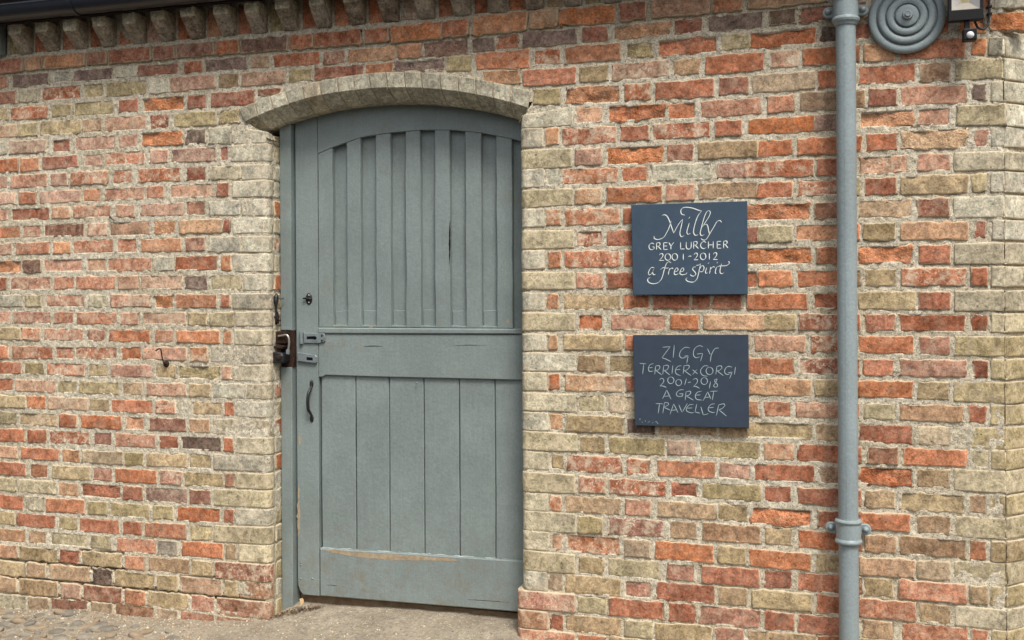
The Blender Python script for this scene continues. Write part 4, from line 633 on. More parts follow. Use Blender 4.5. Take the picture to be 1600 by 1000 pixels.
# dentil cornice: splayed dentils with plain bricks on edge between them
PITCH = 0.1507; D0 = -2.343
cor = MB().box((-2.425, 0.008, 2.452), (XC, 0.2, 2.60)).out('cornice', MORTAR, bld, label='dentil cornice of splayed grey bricks under the eaves')
FILL = ['y', 'r', 'rd', 'ro', 'r', 'p', 'r', 'sr', 'rd', 'y', 'r', 'ro', 'ro', 'pw*', 'rd', 'r', 'ro', 'by']
nd = 28
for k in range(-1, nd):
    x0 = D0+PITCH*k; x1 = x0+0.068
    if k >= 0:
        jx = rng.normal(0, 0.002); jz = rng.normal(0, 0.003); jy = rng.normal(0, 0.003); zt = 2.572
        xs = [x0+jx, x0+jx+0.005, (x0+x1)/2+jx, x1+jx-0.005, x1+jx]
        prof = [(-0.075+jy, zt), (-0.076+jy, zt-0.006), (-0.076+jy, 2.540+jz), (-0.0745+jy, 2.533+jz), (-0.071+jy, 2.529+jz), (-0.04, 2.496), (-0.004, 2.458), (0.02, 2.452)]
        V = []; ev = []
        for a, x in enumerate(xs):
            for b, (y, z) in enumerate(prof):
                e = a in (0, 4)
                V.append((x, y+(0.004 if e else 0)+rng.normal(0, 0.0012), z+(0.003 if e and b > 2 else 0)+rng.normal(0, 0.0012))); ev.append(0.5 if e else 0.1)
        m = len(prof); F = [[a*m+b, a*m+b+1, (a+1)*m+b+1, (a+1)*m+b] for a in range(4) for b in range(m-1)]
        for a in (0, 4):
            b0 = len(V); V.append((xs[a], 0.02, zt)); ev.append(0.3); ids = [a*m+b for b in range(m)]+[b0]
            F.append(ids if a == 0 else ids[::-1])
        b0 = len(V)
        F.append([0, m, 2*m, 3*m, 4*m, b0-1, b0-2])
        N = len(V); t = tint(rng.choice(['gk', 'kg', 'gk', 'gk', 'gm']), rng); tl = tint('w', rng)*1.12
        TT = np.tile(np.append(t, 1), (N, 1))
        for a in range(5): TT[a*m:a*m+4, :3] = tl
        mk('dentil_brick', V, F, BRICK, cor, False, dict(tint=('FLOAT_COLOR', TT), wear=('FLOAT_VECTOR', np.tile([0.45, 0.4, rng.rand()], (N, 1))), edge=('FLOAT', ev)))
    xa = x1+0.009 if k >= 0 else -2.412; xb = x0+PITCH-0.009
    code = FILL[k+1] if k+1 < len(FILL) else rng.choice(['r', 'ro', 'y', 'd'])
    put('infill_brick', brick_geo(straight(xa, xb, 0.004, n=2), (2.585, 2.585), (2.458, 2.458), code, rng, y0=rng.uniform(-0.002, 0.002)), cor)
MB().box((-3.3, -0.035, 2.456), (-2.422, 0.0, 2.60), 0.003).out('end_board', POSTP, bld)
# eaves and roof
MB().box((-3.3, -0.09, 2.575), (XC+0.08, -0.066, 2.70), 0.002).out('fascia', DARKWOOD, bld)
MB().box((-3.3, -0.066, 2.603), (XC+0.08, 0.25, 2.618)).out('soffit', DARKWOOD, bld)
mb = MB(); V = [(x, y, z) for x in (-3.3, XC+0.12) for (y, z) in ((-0.135, 2.705), (2.6, 4.3), (2.6, 4.34), (-0.135, 2.745))]
mb.add(V, [[0, 1, 2, 3], [4, 7, 6, 5], [0, 4, 5, 1], [3, 2, 6, 7], [0, 3, 7, 4], [1, 5, 6, 2]]); mb.out('roof', TILE, bld)

# ------------------------------------------------------------------ ground
def gz(x, y):
    x = np.asarray(x, float); y = np.asarray(y, float)
    z = np.interp(x, [-3.0, -2.45, -2.0, -1.85, -1.45, -1.12, -0.5, 0.02, 0.25, 2.0], [-0.09, -0.08, -0.055, -0.06, -0.05, -0.022, 0.0, 0.012, -0.05, -0.06])
    din = np.clip((x+1.10)/0.06, 0, 1)*np.clip((0.06-x)/0.05, 0, 1)
    z = z+din*np.clip((y+0.06)/0.22, 0, 1)*np.interp(x, [-1.1, 0.0], [0.040, 0.030])
    z = z-np.clip(-y-0.1, 0, 3)*0.05
    z = z+0.010*(vnoise(x, y, 0.16, 91)-0.5)+0.006*(vnoise(x, y, 0.05, 92)-0.5)+0.0025*(vnoise(x, y, 0.02, 93)-0.5)
    return z
def axis(a, b, step, far):
    mid = list(np.arange(a, b+1e-6, step)); lo = []; hi = []; s = step; p = a
    while p > -far: s *= 1.5; p -= s; lo.append(p)
    s = step; p = b
    while p < far: s *= 1.5; p += s; hi.append(p)
    return np.array(lo[::-1]+mid+hi)
gx = axis(-2.8, 0.5, 0.012, 40); gy = axis(-0.8, 0.22, 0.012, 40); gy = gy[gy < 2.7]
GX, GY = np.meshgrid(gx, gy, indexing='ij'); V = np.stack([GX, GY, gz(GX, GY)], -1).reshape(-1, 3)
k = len(gy); i, j = np.meshgrid(np.arange(len(gx)-1), np.arange(k-1), indexing='ij'); i = i.ravel(); j = j.ravel()
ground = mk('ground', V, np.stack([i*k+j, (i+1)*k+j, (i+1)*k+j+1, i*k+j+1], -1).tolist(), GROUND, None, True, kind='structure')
def stone_mesh(seed, mat, name, jit=0.12, sub=2):
    r = np.random.RandomState(seed); bm = bmesh.new(); bmesh.ops.create_icosphere(bm, subdivisions=sub, radius=1)
    ph = r.rand(6)*6
    for v in bm.verts:
        c = v.co; q = 1+jit*(math.sin(2.1*c.x+ph[0])+math.sin(2.7*c.y+ph[1])+math.sin(2.3*c.z+ph[2]))*0.6+r.normal(0, jit*0.12)
        v.co = Vector((c.x*q, c.y*q, math.copysign(abs(c.z)**0.8, c.z)*q))
    for f in bm.faces: f.smooth = True
    me = bpy.data.meshes.new(name); bm.to_mesh(me); bm.free(); me.materials.append(mat); return me
stones = [stone_mesh(s, m, 'cobble', 0.2) for s, m in enumerate([COBBLE, COBBLE2, COBBLE3, COBBLE, COBBLE2, COBBLE3])]
rs = np.random.RandomState(5); placed = []
for tries in range(6000):
    x = rs.uniform(-2.75, -1.25); y = rs.uniform(-0.75, -0.03)
    if y > -0.10 and x > -1.95: continue
    if rs.rand() > np.clip((-1.30-x)/0.5, 0.05, 1)*np.clip((-y+0.12)/0.2, 0.2, 1): continue
    a = rs.uniform(0.018, 0.044); b = a*rs.uniform(0.42, 0.7)
    if any((x-p)**2+(y-q)**2 < (0.66*(b+c))**2 for p, q, c in placed): continue
    placed.append((x, y, b))
    if len(placed) > 290: break
for x, y, b in placed:
    me = stones[rs.randint(6)]; o = bpy.data.objects.new('cobble', me); a = b*rs.uniform(1.4, 2.0)
    o.location = (x, y, float(gz(x, y))-b*0.16); o.scale = (a, b, b*0.7); o.rotation_euler = (rs.normal(0, 0.2), rs.normal(0, 0.2), math.radians(30)+rs.normal(0, 0.35))
    link(o, ground)
# loose gravel
def scatter(name, N, fn, mats, size, label, cat, flat=0.6):
    base = stone_mesh(40, mats[0], 'tmp', 0.15, 1); bv = np.array([v.co[:] for v in base.vertices]); bf = [list(p.vertices) for p in base.polygons]
    V = []; F = []; mi = []; n = 0
    while n < N:
        x, y = fn()
        s = rs.uniform(*size)*(1.7 if rs.rand() < 0.08 else 1); a = rs.rand()*6.28; R = np.array([[math.cos(a), -math.sin(a), 0], [math.sin(a), math.cos(a), 0], [0, 0, 1]])
        q = (bv*np.array([1, rs.uniform(0.6, 0.95), flat])*s)@R.T+np.array([x, y, float(gz(x, y))+s*0.25])
        F += [[i+len(V) for i in f] for f in bf]; V += q.tolist(); mi += [rs.randint(len(mats))]*len(bf); n += 1
    me = bpy.data.meshes.new(name); me.from_pydata(V, [], F)
    for m in mats: me.materials.append(m)
    me.polygons.foreach_set('material_index', mi); me.polygons.foreach_set('use_smooth', [True]*len(mi)); me.update()
    return link(bpy.data.objects.new(name, me), None, label, cat, None, 'stuff')
def g1():
    while True:
        x = rs.uniform(-2.7, 0.0); y = -abs(rs.normal(0, 0.28))
        if rs.rand() < np.interp(x, [-2.7, -1.6, -1.1, 0], [0.75, 1.0, 0.35, 0.05]): return x, y
scatter('gravel', 1900, g1, PEBBLE, (0.0022, 0.0055), 'fine tan gravel scattered between the cobbles and the wall', 'gravel')
def g2(): return rs.uniform(-1.06, 0.0), rs.uniform(-0.1, 0.13)
scatter('grit', 160, g2, PEBBLE, (0.0015, 0.0035), 'sparse grit lying on the sandy ground before the door', 'grit')
def flake(name, N, fn, mats, size, label, cat):
    V = []; F = []; mi = []
    for q in range(N):
        x, y = fn(); s = rs.uniform(*size); a = rs.rand()*6.28; z = float(gz(x, y))+0.002+rs.rand()*0.006; t = rs.normal(0, 0.4)
        ca, sa = math.cos(a), math.sin(a); b = len(V)
        for (u, w, h) in ((-1, 0, 0), (-0.2, 0.4, 0.2), (1, 0, 0.5), (-0.2, -0.4, 0.1)):
            V.append((x+s*(u*ca-w*sa), y+s*(u*sa+w*ca), z+s*h*(0.4+t)))
        F.append([b, b+1, b+2, b+3]); mi.append(rs.randint(len(mats)))
    me = bpy.data.meshes.new(name); me.from_pydata(V, [], F)
    for m in mats: me.materials.append(m)
    me.polygons.foreach_set('material_index', mi); me.update()
    return link(bpy.data.objects.new(name, me), None, label, cat, None, 'stuff')
def g3():
    t = rs.rand(); return -1.06+0.16*t+rs.normal(0, 0.015), 0.02+0.09*t+rs.normal(0, 0.015)
flake('leaf_litter', 320, g3, [TWIG, TWIG, TWIG, LEAF], (0.003, 0.008), 'dark crumbled leaf litter at the foot of the frame post', 'litter')
pts = spline([(-0.985, 0.085, 0.052), (-0.965, 0.07, 0.062), (-0.952, 0.055, 0.05), (-0.955, 0.04, 0.038)], 4)
V = []; 
for q, p in enumerate(pts):
    w = 0.007*math.sin(math.pi*(q+0.5)/len(pts)); V += [(p.x-w, p.y-w*0.4, p.z), (p.x+w, p.y+w*0.4, p.z+0.003)]
mk('dry_leaf', V, [[2*q, 2*q+1, 2*q+3, 2*q+2] for q in range(len(pts)-1)], LEAF, None, True, label='curled tan dry leaf lying by the door threshold', cat='leaf')

# ------------------------------------------------------------------ door and frame
DF = 0.125                    # front of the door
door = empty('stable_door', (-0.5, DF, 0.06), 'grey green painted plank door with arched head in the brick wall', 'door')
def zK(x):
    ks = np.array([sec(i, 0)[2] for i in range(len(ARCH_E))]); return float(np.interp(x, ks[:, 0], ks[:, 1]))
XD0, XD1 = -1.0125, 0.022
zr_x = [-1.03, -0.9, -0.832, -0.698, -0.563, -0.431, -0.298, -0.162, -0.032, 0.03]; zr_z = [1.925, 1.958, 1.981, 2.018, 2.030, 2.034, 2.028, 2.009, 1.978, 1.958]
def zr(x): return float(np.interp(x, zr_x, zr_z))
MB().prism([(XD0+0.002, 0.125), (XD0+0.004, 0.10), (XD0+0.014, 0.075), (XD0+0.028, 0.062), (-0.9085, 0.0625), (-0.9065, 1.98), (-0.907, zK(-0.907)+0.03), (XD0, zK(-1.01)+0.04)], DF, DF+0.045, 0.0025).out('hanging_stile', DOORP, door)
MB().prism([(0.013, 0.07), (0.031, 0.071), (0.031, 2.06), (0.013, 2.08)], DF+0.004, DF+0.045, 0.0025).out('closing_stile', DOORP, door)
xs = np.linspace(-0.905, 0.0125, 26)
MB().prism([(x, zr(x)) for x in xs]+[(x, zK(x)+0.04) for x in xs[::-1]], DF+0.001, DF+0.04, 0.002).out('arched_rail', DOORP, door)
bat = [(-0.9045, -0.8366), (-0.769, -0.7053), (-0.6349, -0.569), (-0.5002, -0.4349), (-0.3699, -0.3038), (-0.2353, -0.1679), (-0.1023, -0.0372)]
def wob(x, z0, z1, n=9, a=0.0009):
    return [(x+rng.normal(0, a), z) for z in np.linspace(z0, z1, n)]
for (a, b) in bat:
    l = wob(a, 1.214, zr(a)-0.001); r_ = wob(b, 1.214, zr(b)-0.001)
    MB().prism(l+r_[::-1], DF+0.0025, DF+0.031, 0.002).out('batten', DOORP, door)
back_edges = [-0.905, -0.737, -0.602, -0.4675, -0.337, -0.2015, -0.07, 0.014]
for a, b in zip(back_edges[:-1], back_edges[1:]):
    MB().prism([(a+0.0012, 1.19), (b-0.0012, 1.19), (b-0.0012, zr(b)+0.03), (a+0.0012, zr(a)+0.03)], DF+0.029, DF+0.044, 0.002).out('back_board', DOORP, door)
for (a, b) in zip([v[1] for v in bat[:-1]], [v[0] for v in bat[1:]]):
    MB().prism([(a+0.001, 1.222), (b-0.001, 1.222), (b-0.001, 1.284+rng.normal(0, 0.004)), (a+0.001, 1.286+rng.normal(0, 0.004))], DF+0.0255, DF+0.035, 0.0015).out('infill_block', DOORP, door)
    MB().prism([(a, 1.214), (b, 1.214), (b, 1.2225), (a, 1.2235)], DF+0.004, DF+0.03, 0.002).out('panel_sill', DOORP, door)
MB().prism([(-0.9055, 1.186), (0.0125, 1.191), (0.0125, 1.213), (-0.9055, 1.2125)], DF-0.006, DF+0.03, 0.005).out('lock_rail_moulding', DOORP, door)
rl = [(-0.9062, 1.0005), (-0.887, 1.0005), (-0.878, 1.007), (-0.872, 1.009), (-0.6, 1.0065), (-0.3, 1.0065), (0.0125, 1.006)]
MB().prism(rl+[(0.0125, 1.189), (-0.9062, 1.1845)], DF+0.001, DF+0.04, 0.003).out('lock_rail', DOORP, door)
lb = [-0.9014, -0.7387, -0.5846, -0.4283, -0.2724, -0.118, 0.0115]
for a, b in zip(lb[:-1], lb[1:]):
    l = wob(a+0.0016, 0.255, 1.015, 7, 0.0006); r_ = wob(b-0.0016, 0.255, 1.015, 7, 0.0006)
    MB().prism(l+r_[::-1], DF+0.013+rng.normal(0, 0.0006), DF+0.034, 0.004).out('board', DOORP, door)
MB().box((-0.9065, DF+0.0455, 0.2), (0.012, DF+0.052, 2.0)).out('backing', DOORP, door)
MB().prism([(-0.9058, 0.0625), (-0.5, 0.066), (0.0125, 0.071), (0.0125, 0.2785), (-0.45, 0.2745), (-0.9058, 0.268)], DF+0.0005, DF+0.045, 0.005).out('bottom_rail', DOORP, door)
def blob(name, pts, y, mat, parent, jit=0.003):
    """thin worn patch with a ragged edge"""
    P = []
    n = len(pts)
    for i in range(n):
        a = np.array(pts[i]); b = np.array(pts[(i+1) % n]); k = max(2, int(np.linalg.norm(b-a)/0.012))
        for q in range(k): P.append(a+(b-a)*q/k+rng.normal(0, jit, 2))
    c = np.mean(P, 0); V = [(c[0], y, c[1])]+[(p[0], y+0.0003, p[1]) for p in P]; m = len(P)
    return mk(name, V, [[0, 1+(i+1) % m, 1+i] for i in range(m)], mat, parent)
blob('worn_patch', [(-0.895, 0.2625), (-0.80, 0.2632), (-0.60, 0.265), (-0.30, 0.2665), (-0.28, 0.259), (-0.42, 0.251), (-0.56, 0.241), (-0.70, 0.243), (-0.80, 0.250), (-0.87, 0.2565)], DF-0.0003, WOOD, door, 0.0016)
blob('worn_patch', [(-1.009, 0.44), (-1.000, 0.47), (-0.998, 0.40), (-1.002, 0.33), (-1.009, 0.31)], DF-0.0004, WOOD, door, 0.0022)
blob('worn_patch', [(-1.010, 0.50), (-1.004, 0.54), (-1.000, 0.50), (-1.005, 0.47)], DF-0.0004, WOOD, door, 0.002)
blob('worn_patch', [(-1.003, 0.73), (-0.998, 0.77), (-0.993, 0.73), (-0.998, 0.70)], DF-0.0004, WOOD, door, 0.002)
blob('worn_patch', [(-0.668, 1.216), (-0.652, 1.228), (-0.645, 1.215)], DF-0.0008, WOOD, door, 0.002)
blob('worn_patch', [(-0.066, 1.238), (-0.056, 1.248), (-0.052, 1.236)], DF+0.0018, WOOD, door, 0.002)
pl = [(-0.304, 1.66), (-0.302, 1.62), (-0.3015, 1.56), (-0.304, 1.50), (-0.3065, 1.46), (-0.308, 1.50), (-0.3085, 1.56), (-0.307, 1.62)]
blob('split', pl, DF+0.0016, plain('dark split', (14, 13, 12), 0.9, 0.1), door, 0.0006)
for (x, z) in ((-0.995, 0.19), (-0.94, 0.135), (-0.995, 0.13), (-0.995, 0.20), (-0.455, 0.985)):
    MB().lathe((x, DF, z), [(0.0045, -0.001), (0.004, 0.0015), (0.0015, 0.0028), (0, 0.003)], 10).out('nail_head', DOORP, door, True)
DARK = plain('dark crack', (22, 21, 20), 0.9, 0.1)
for pts in ([(-0.70, 1.1335), (-0.66, 1.1375), (-0.625, 1.1375), (-0.60, 1.1355), (-0.625, 1.1355), (-0.66, 1.1350)], [(-0.30, 1.142), (-0.22, 1.1455), (-0.14, 1.1445), (-0.22, 1.1440)],
            [(-0.24, 0.104), (-0.14, 0.1075), (-0.05, 0.107), (-0.14, 0.1060)], [(-0.88, 0.113), (-0.85, 0.1148), (-0.82, 0.114), (-0.85, 0.1135)]):
    blob('crack', pts, DF-0.0002 if pts[0][1] > 1 else DF-0.0003, DARK, door, 0.0004)
FILLER = plain('pale filler', (172, 180, 177), 0.7, 0.2, var=0.15)
x = -0.90
while x < -0.02:
    L_ = rng.uniform(0.02, 0.10); z = float(np.interp(x, [-0.906, -0.45, 0.0125], [0.268, 0.2745, 0.2785]))
    pts = [(x+L_*q/5, DF+0.0075+rng.normal(0, 0.0006), z+L_*q/5*0.0118+0.001+rng.normal(0, 0.0009)) for q in range(6)]
    MB().tube(pts, [0.0008]+[rng.uniform(0.0010, 0.0026) for q in range(4)]+[0.0007], 6).out('filler_bead', FILLER if rng.rand() < (0.8 if x < -0.4 else 0.35) else DOORP, door, True)
    x += L_+rng.uniform(0.0, 0.02)
# hardware on the door
kx, kz = -0.9484, 1.335
e = MB(); prof = [(1, 0), (0.95, 0.003), (0.7, 0.0045), (0.001, 0.005)]
V = [(kx+0.0155*r*math.cos(a), DF-h, kz+0.025*r*math.sin(a)) for a in np.linspace(0, 2*math.pi, 25)[:-1] for r, h in prof]
e.add(V, [[q*4+w, q*4+w+1, ((q+1) % 24)*4+w+1, ((q+1) % 24)*4+w] for q in range(24) for w in range(3)])
esc = e.out('keyhole_plate', IRON, door, True)
MB().tube([(kx-0.024, DF-0.010, kz+0.002), (kx-0.012, DF-0.009, kz+0.003), (kx+0.006, DF-0.008, kz+0.001), (kx+0.015, DF-0.007, kz)], [0.003, 0.0045, 0.004, 0.003], 8).out('latch_lever', IRON, esc, True)
for s in (1, -1): MB().lathe((kx+0.001, DF-0.0045, kz+0.0155*s), [(0.0035, -0.001), (0.003, 0.002), (0, 0.0025)], 10).out('screw', STEEL, esc, True)
# hasp
hs_ = MB().prism([(-0.972, 1.1455), (-0.895, 1.1455), (-0.889, 1.150), (-0.876, 1.150), (-0.871, 1.157), (-0.871, 1.180), (-0.876, 1.1875), (-0.889, 1.1875), (-0.972, 1.1895)], DF-0.008, DF-0.001, 0.002).out('hasp', GALV, door)
MB().tube([(-0.9835, DF-0.006, 1.143), (-0.9835, DF-0.006, 1.192)], 0.009, 12).out('hinge_knuckle', GALV, hs_, auto=40)
dk = plain('dark slot', (16, 17, 18), 0.9, 0.1)
MB().prism([(-0.956, 1.163), (-0.925, 1.163), (-0.918, 1.160), (-0.910, 1.163), (-0.910, 1.172), (-0.918, 1.176), (-0.956, 1.174)], DF-0.0086, DF-0.0075, 0).out('slot', dk, hs_)
for (x, z) in ((-0.884, 1.178), (-0.884, 1.158)): MB().lathe((x, DF-0.008, z), [(0.0045, -0.001), (0.004, 0.0018), (0, 0.002)], 12).out('screw', IRON, hs_, True)
h2 = MB().prism([(-1.0, 1.068), (-0.915, 1.060), (-0.908, 1.066), (-0.907, 1.088), (-0.914, 1.096), (-0.998, 1.106)], DF-0.013, DF-0.006, 0.002).out('staple_plate', GALV, door)
MB().prism([(-0.955, 1.074), (-0.926, 1.072), (-0.926, 1.084), (-0.955, 1.087)], DF-0.0136, DF-0.0125, 0).out('slot', dk, h2)
MB().prism([(-0.99, 1.066), (-0.93, 1.061), (-0.93, 1.09), (-0.99, 1.10)], DF-0.007, DF+0.001, 0).out('standoff', GALV, h2)
# pull handle
hd = spline([(-0.938, DF-0.003, 0.985), (-0.938, DF-0.005, 0.958), (-0.9385, DF-0.016, 0.945), (-0.9405, DF-0.026, 0.930), (-0.9415, DF-0.030, 0.905), (-0.9415, DF-0.030, 0.885), (-0.9405, DF-0.026, 0.862), (-0.9385, DF-0.014, 0.847), (-0.938, DF-0.005, 0.834), (-0.938, DF-0.003, 0.811)], 5)
hnd = MB().tube(hd, [0.004+0.003*math.sin(math.pi*q/(len(hd)-1)) for q in range(len(hd))], 10).out('pull_handle', IRON, door, True)
for z in (0.971, 0.822):
    V = [(-0.938+0.0085*math.cos(a)*r, DF-h, z+0.017*math.sin(a)*r) for a in np.linspace(0, 2*math.pi, 21)[:-1] for r, h in ((1, 0), (0.9, 0.004), (0.001, 0.005))]
    MB().add(V, [[q*3+w, q*3+w+1, ((q+1) % 20)*3+w+1, ((q+1) % 20)*3+w] for q in range(20) for w in range(2)]).out('end_plate', IRON, hnd, True)
    MB().lathe((-0.938, DF-0.005, z+(0.006 if z > 0.9 else -0.006)), [(0.003, -0.001), (0.0025, 0.0015), (0, 0.002)], 8).out('screw', STEEL, hnd, True)
# frame
fr = empty('door_frame', (-1.04, 0.12, 0.0), 'grey painted timber door frame post with rusty lock plate between brick jamb and door', 'door frame')
for z0, z1 in ((1.200, 2.14), (-0.02, 1.042)):
    MB().prism([(-1.0735, z0), (-1.0205 if z0 > 1 else -1.0215, z0), (-1.0200, z1), (-1.0735, z1)], 0.10, 0.2, 0.003).out('post', POSTP, fr)
MB().prism([(-1.0735, 1.042), (-1.03, 1.042), (-1.03, 1.2), (-1.0735, 1.2)], 0.15, 0.2, 0.0).out('post_core', OAK, fr)
MB().box((-1.03, DF+0.046, -0.02), (-0.985, 0.2, 2.06), 0.001).out('door_stop', OAK, fr)  # dark timber colour puts shade into the gap beside the door
MB().box((0.0, DF+0.046, -0.02), (XR-0.001, 0.2, 2.06), 0.001).out('door_stop', POSTP, fr)
thr = MB(); thr.box((-1.013, 0.158, -0.02), (XR, 0.206, 0.056), 0.004); thr.out('threshold', OAK, fr)
pl = MB().prism([(-1.0725, 1.044), (-1.016, 1.041), (-1.012, 1.075), (-1.010, 1.12), (-1.012, 1.16), (-1.017, 1.199), (-1.0725, 1.198)], 0.104, 0.125, 0.002).out('lock_plate', RUST, fr)
MB().box((-1.078, 0.062, 1.146), (-1.030, 0.106, 1.197), 0.003).out('bracket', RUST, pl)
MB().prism([(-1.096, 1.126), (-1.086, 1.137), (-1.04, 1.139), (-1.034, 1.133), (-1.038, 1.124), (-1.075, 1.127)], 0.05, 0.105, 0.002).out('hasp_arm', RUST, pl)
MB().prism([(-1.092, 1.068), (-1.084, 1.063), (-1.040, 1.062), (-1.030, 1.069), (-1.029, 1.095), (-1.036, 1.107), (-1.06, 1.112), (-1.086, 1.109), (-1.093, 1.098)], 0.04, 0.104, 0.006).out('lock_body', IRON, pl)
MB().lathe((-1.048, 0.04, 1.088), [(0.013, -0.002), (0.012, 0.003), (0.008, 0.006), (0, 0.0065)], 16).out('keyway', RUST, pl, True)
MB().tube(spline([(-1.058, 0.055, 1.178), (-1.035, 0.052, 1.181), (-1.017, 0.052, 1.183), (-1.007, 0.052, 1.172), (-1.005, 0.052, 1.150), (-1.008, 0.052, 1.125), (-1.012, 0.052, 1.106)], 5), 0.0042, 10).out('shackle', STEEL, pl, True)
MB().prism([(-1.018, 1.103), (-1.006, 1.101), (-1.004, 1.118), (-1.016, 1.121)], 0.046, 0.058, 0.001).out('shackle_tag', GALV, pl)

# iron latch hook on the left jamb
hk = empty('jamb_hook', (-1.078, 0.06, 1.29), 'black iron drop latch hanging on the left brick jamb above the lock', 'latch')
hp = [(-1.0695, 0.062, 1.358), (-1.069, 0.058, 1.345), (-1.068, 0.054, 1.325), (-1.066, 0.052, 1.300), (-1.0655, 0.052, 1.275), (-1.066, 0.054, 1.252), (-1.069, 0.058, 1.238)]
MB().tube(spline(hp, 4), list(np.interp(np.linspace(0, 6, 25), [0, 1, 2, 3, 4, 5, 6], [0.005, 0.0105, 0.0105, 0.0045, 0.0035, 0.005, 0.004])), 12).out('latch_bar', IRON, hk, True)
MB().tube([(-1.076, 0.06, 1.337), (-1.047, 0.085, 1.337)], 0.003, 8).out('pin', IRON, hk)
MB().prism([(-1.086, 1.236), (-1.076, 1.226), (-1.062, 1.232), (-1.060, 1.262), (-1.068, 1.282), (-1.082, 1.276)], 0.06, 0.07, 0.003).out('rust_plate', RUST, hk)
MB().tube([(-1.082, 0.055, 1.262), (-1.05, 0.062, 1.243)], 0.0035, 8).out('staple', RUST, hk)

# small iron in the left wall
hw = empty('wall_hook', (-1.58, 0.0, 1.05), 'rusty bent wire hook driven into the brickwork left of the door', 'hook')
MB().tube(spline([(-1.606, -0.03, 1.113), (-1.595, -0.033, 1.120), (-1.583, -0.034, 1.123), (-1.577, -0.034, 1.118), (-1.5755, -0.032, 1.10), (-1.573, -0.028, 1.075), (-1.571, -0.018, 1.058), (-1.573, 0.01, 1.054)], 4), 0.0029, 8).out('wire', RUST, hw, True)
MB().lathe((-1.576, 0.004, 1.054), [(0.015, 0), (0.013, 0.006), (0.008, 0.010), (0, 0.011)], 14).out('rust_collar', RUST, hw, True)
nl = empty('bent_nail', (-1.874, 0.0, 1.711), 'thin dark nail sticking out of the brickwork high on the left', 'nail')
MB().tube([(-1.876, 0.01, 1.712), (-1.845, -0.015, 1.697), (-1.815, -0.032, 1.683)], [0.002, 0.0022, 0.003], 8).out('shank', IRON, nl, True)

# ------------------------------------------------------------------ slate plaques
def ribbon(strokes, y, w0, w1, nib=math.radians(38), n=7):
    V = []; F = []
    nd = Vector((math.cos(nib), math.sin(nib)))
    for s in strokes:
        P = [Vector((s[i]/1e4, s[i+1]/1e4)) for i in range(0, len(s), 2)]
        S = []
        # keep sharp corners sharp: split where the stroke turns hard
        seg = [P[0]]; segs = []
        for i in range(1, len(P)):
            seg.append(P[i])
            if i < len(P)-1 and (P[i]-P[i-1]).normalized().dot((P[i+1]-P[i]).normalized()) < 0.25: segs.append(seg); seg = [P[i]]
        segs.append(seg)
        for sg in segs:
            S = spline(sg, n) if len(sg) > 2 else [sg[0]+(sg[1]-sg[0])*t/4 for t in range(5)]
            b = len(V); m = len(S)
            for i, p in enumerate(S):
                t = (S[min(i+1, m-1)]-S[max(i-1, 0)])
                t = t.normalized() if t.length > 1e-9 else Vector((1, 0))
                nr = Vector((-t.y, t.x)); w = w0+(w1-w0)*abs(t.x*nd.y-t.y*nd.x)
                taper = min(1.0, 0.45+0.55*min(i, m-1-i)/(0.12*m+0.5))
                a = p+nr*w/2*taper; c = p-nr*w/2*taper
                V += [(a.x, y, a.y), (c.x, y, c.y)]
            F += [[b+2*i, b+2*i+1, b+2*i+3, b+2*i+2] for i in range(m-1)]
    return V, F
def plaque(name, corners, strokes, mat, lmat, w0, w1, label, marks=None):
    pl = MB().prism(corners, -0.030, -0.008, 0.0018)
    cx = sum(c[0] for c in corners)/4; cz = min(c[1] for c in corners)
    root = empty(name, (cx, 0.0, cz), label, 'plaque')
    pl.out('slate_slab', mat, root)
    V, F = ribbon(strokes, -0.0304, w0, w1); mk('lettering', V, F, lmat, root)
    if marks: V, F = ribbon(marks, -0.0304, 0.0012, 0.0018); mk('chip_marks', V, F, lmat, root)
    for (x, z) in ((corners[0][0]+0.06, corners[0][1]-0.05), (corners[1][0]-0.06, corners[1][1]-0.05), (corners[2][0]-0.06, corners[2][1]+0.05), (corners[3][0]+0.06, corners[3][1]+0.05)):
        MB().tube([(x, -0.0085, z), (x, 0.02, z)], 0.006, 8).out('fixing_pin', IRON, root)
plaque('slate_plaque', [(0.4766, 1.686), (0.9002, 1.6876), (0.9007, 1.3491), (0.4819, 1.3482)], LET1, SLATE, LETTER, 0.0011, 0.0034, 'upper blue slate plaque with white script lettering beginning Milly')
plaque('slate_plaque', [(0.4811, 1.1985), (0.9021, 1.2031), (0.9026, 0.8646), (0.4865, 0.8598)], LET2, SLATE2, LETTER2, 0.0015, 0.0027, 'lower dark slate plaque with thin pale capitals beginning Ziggy', MARKS)

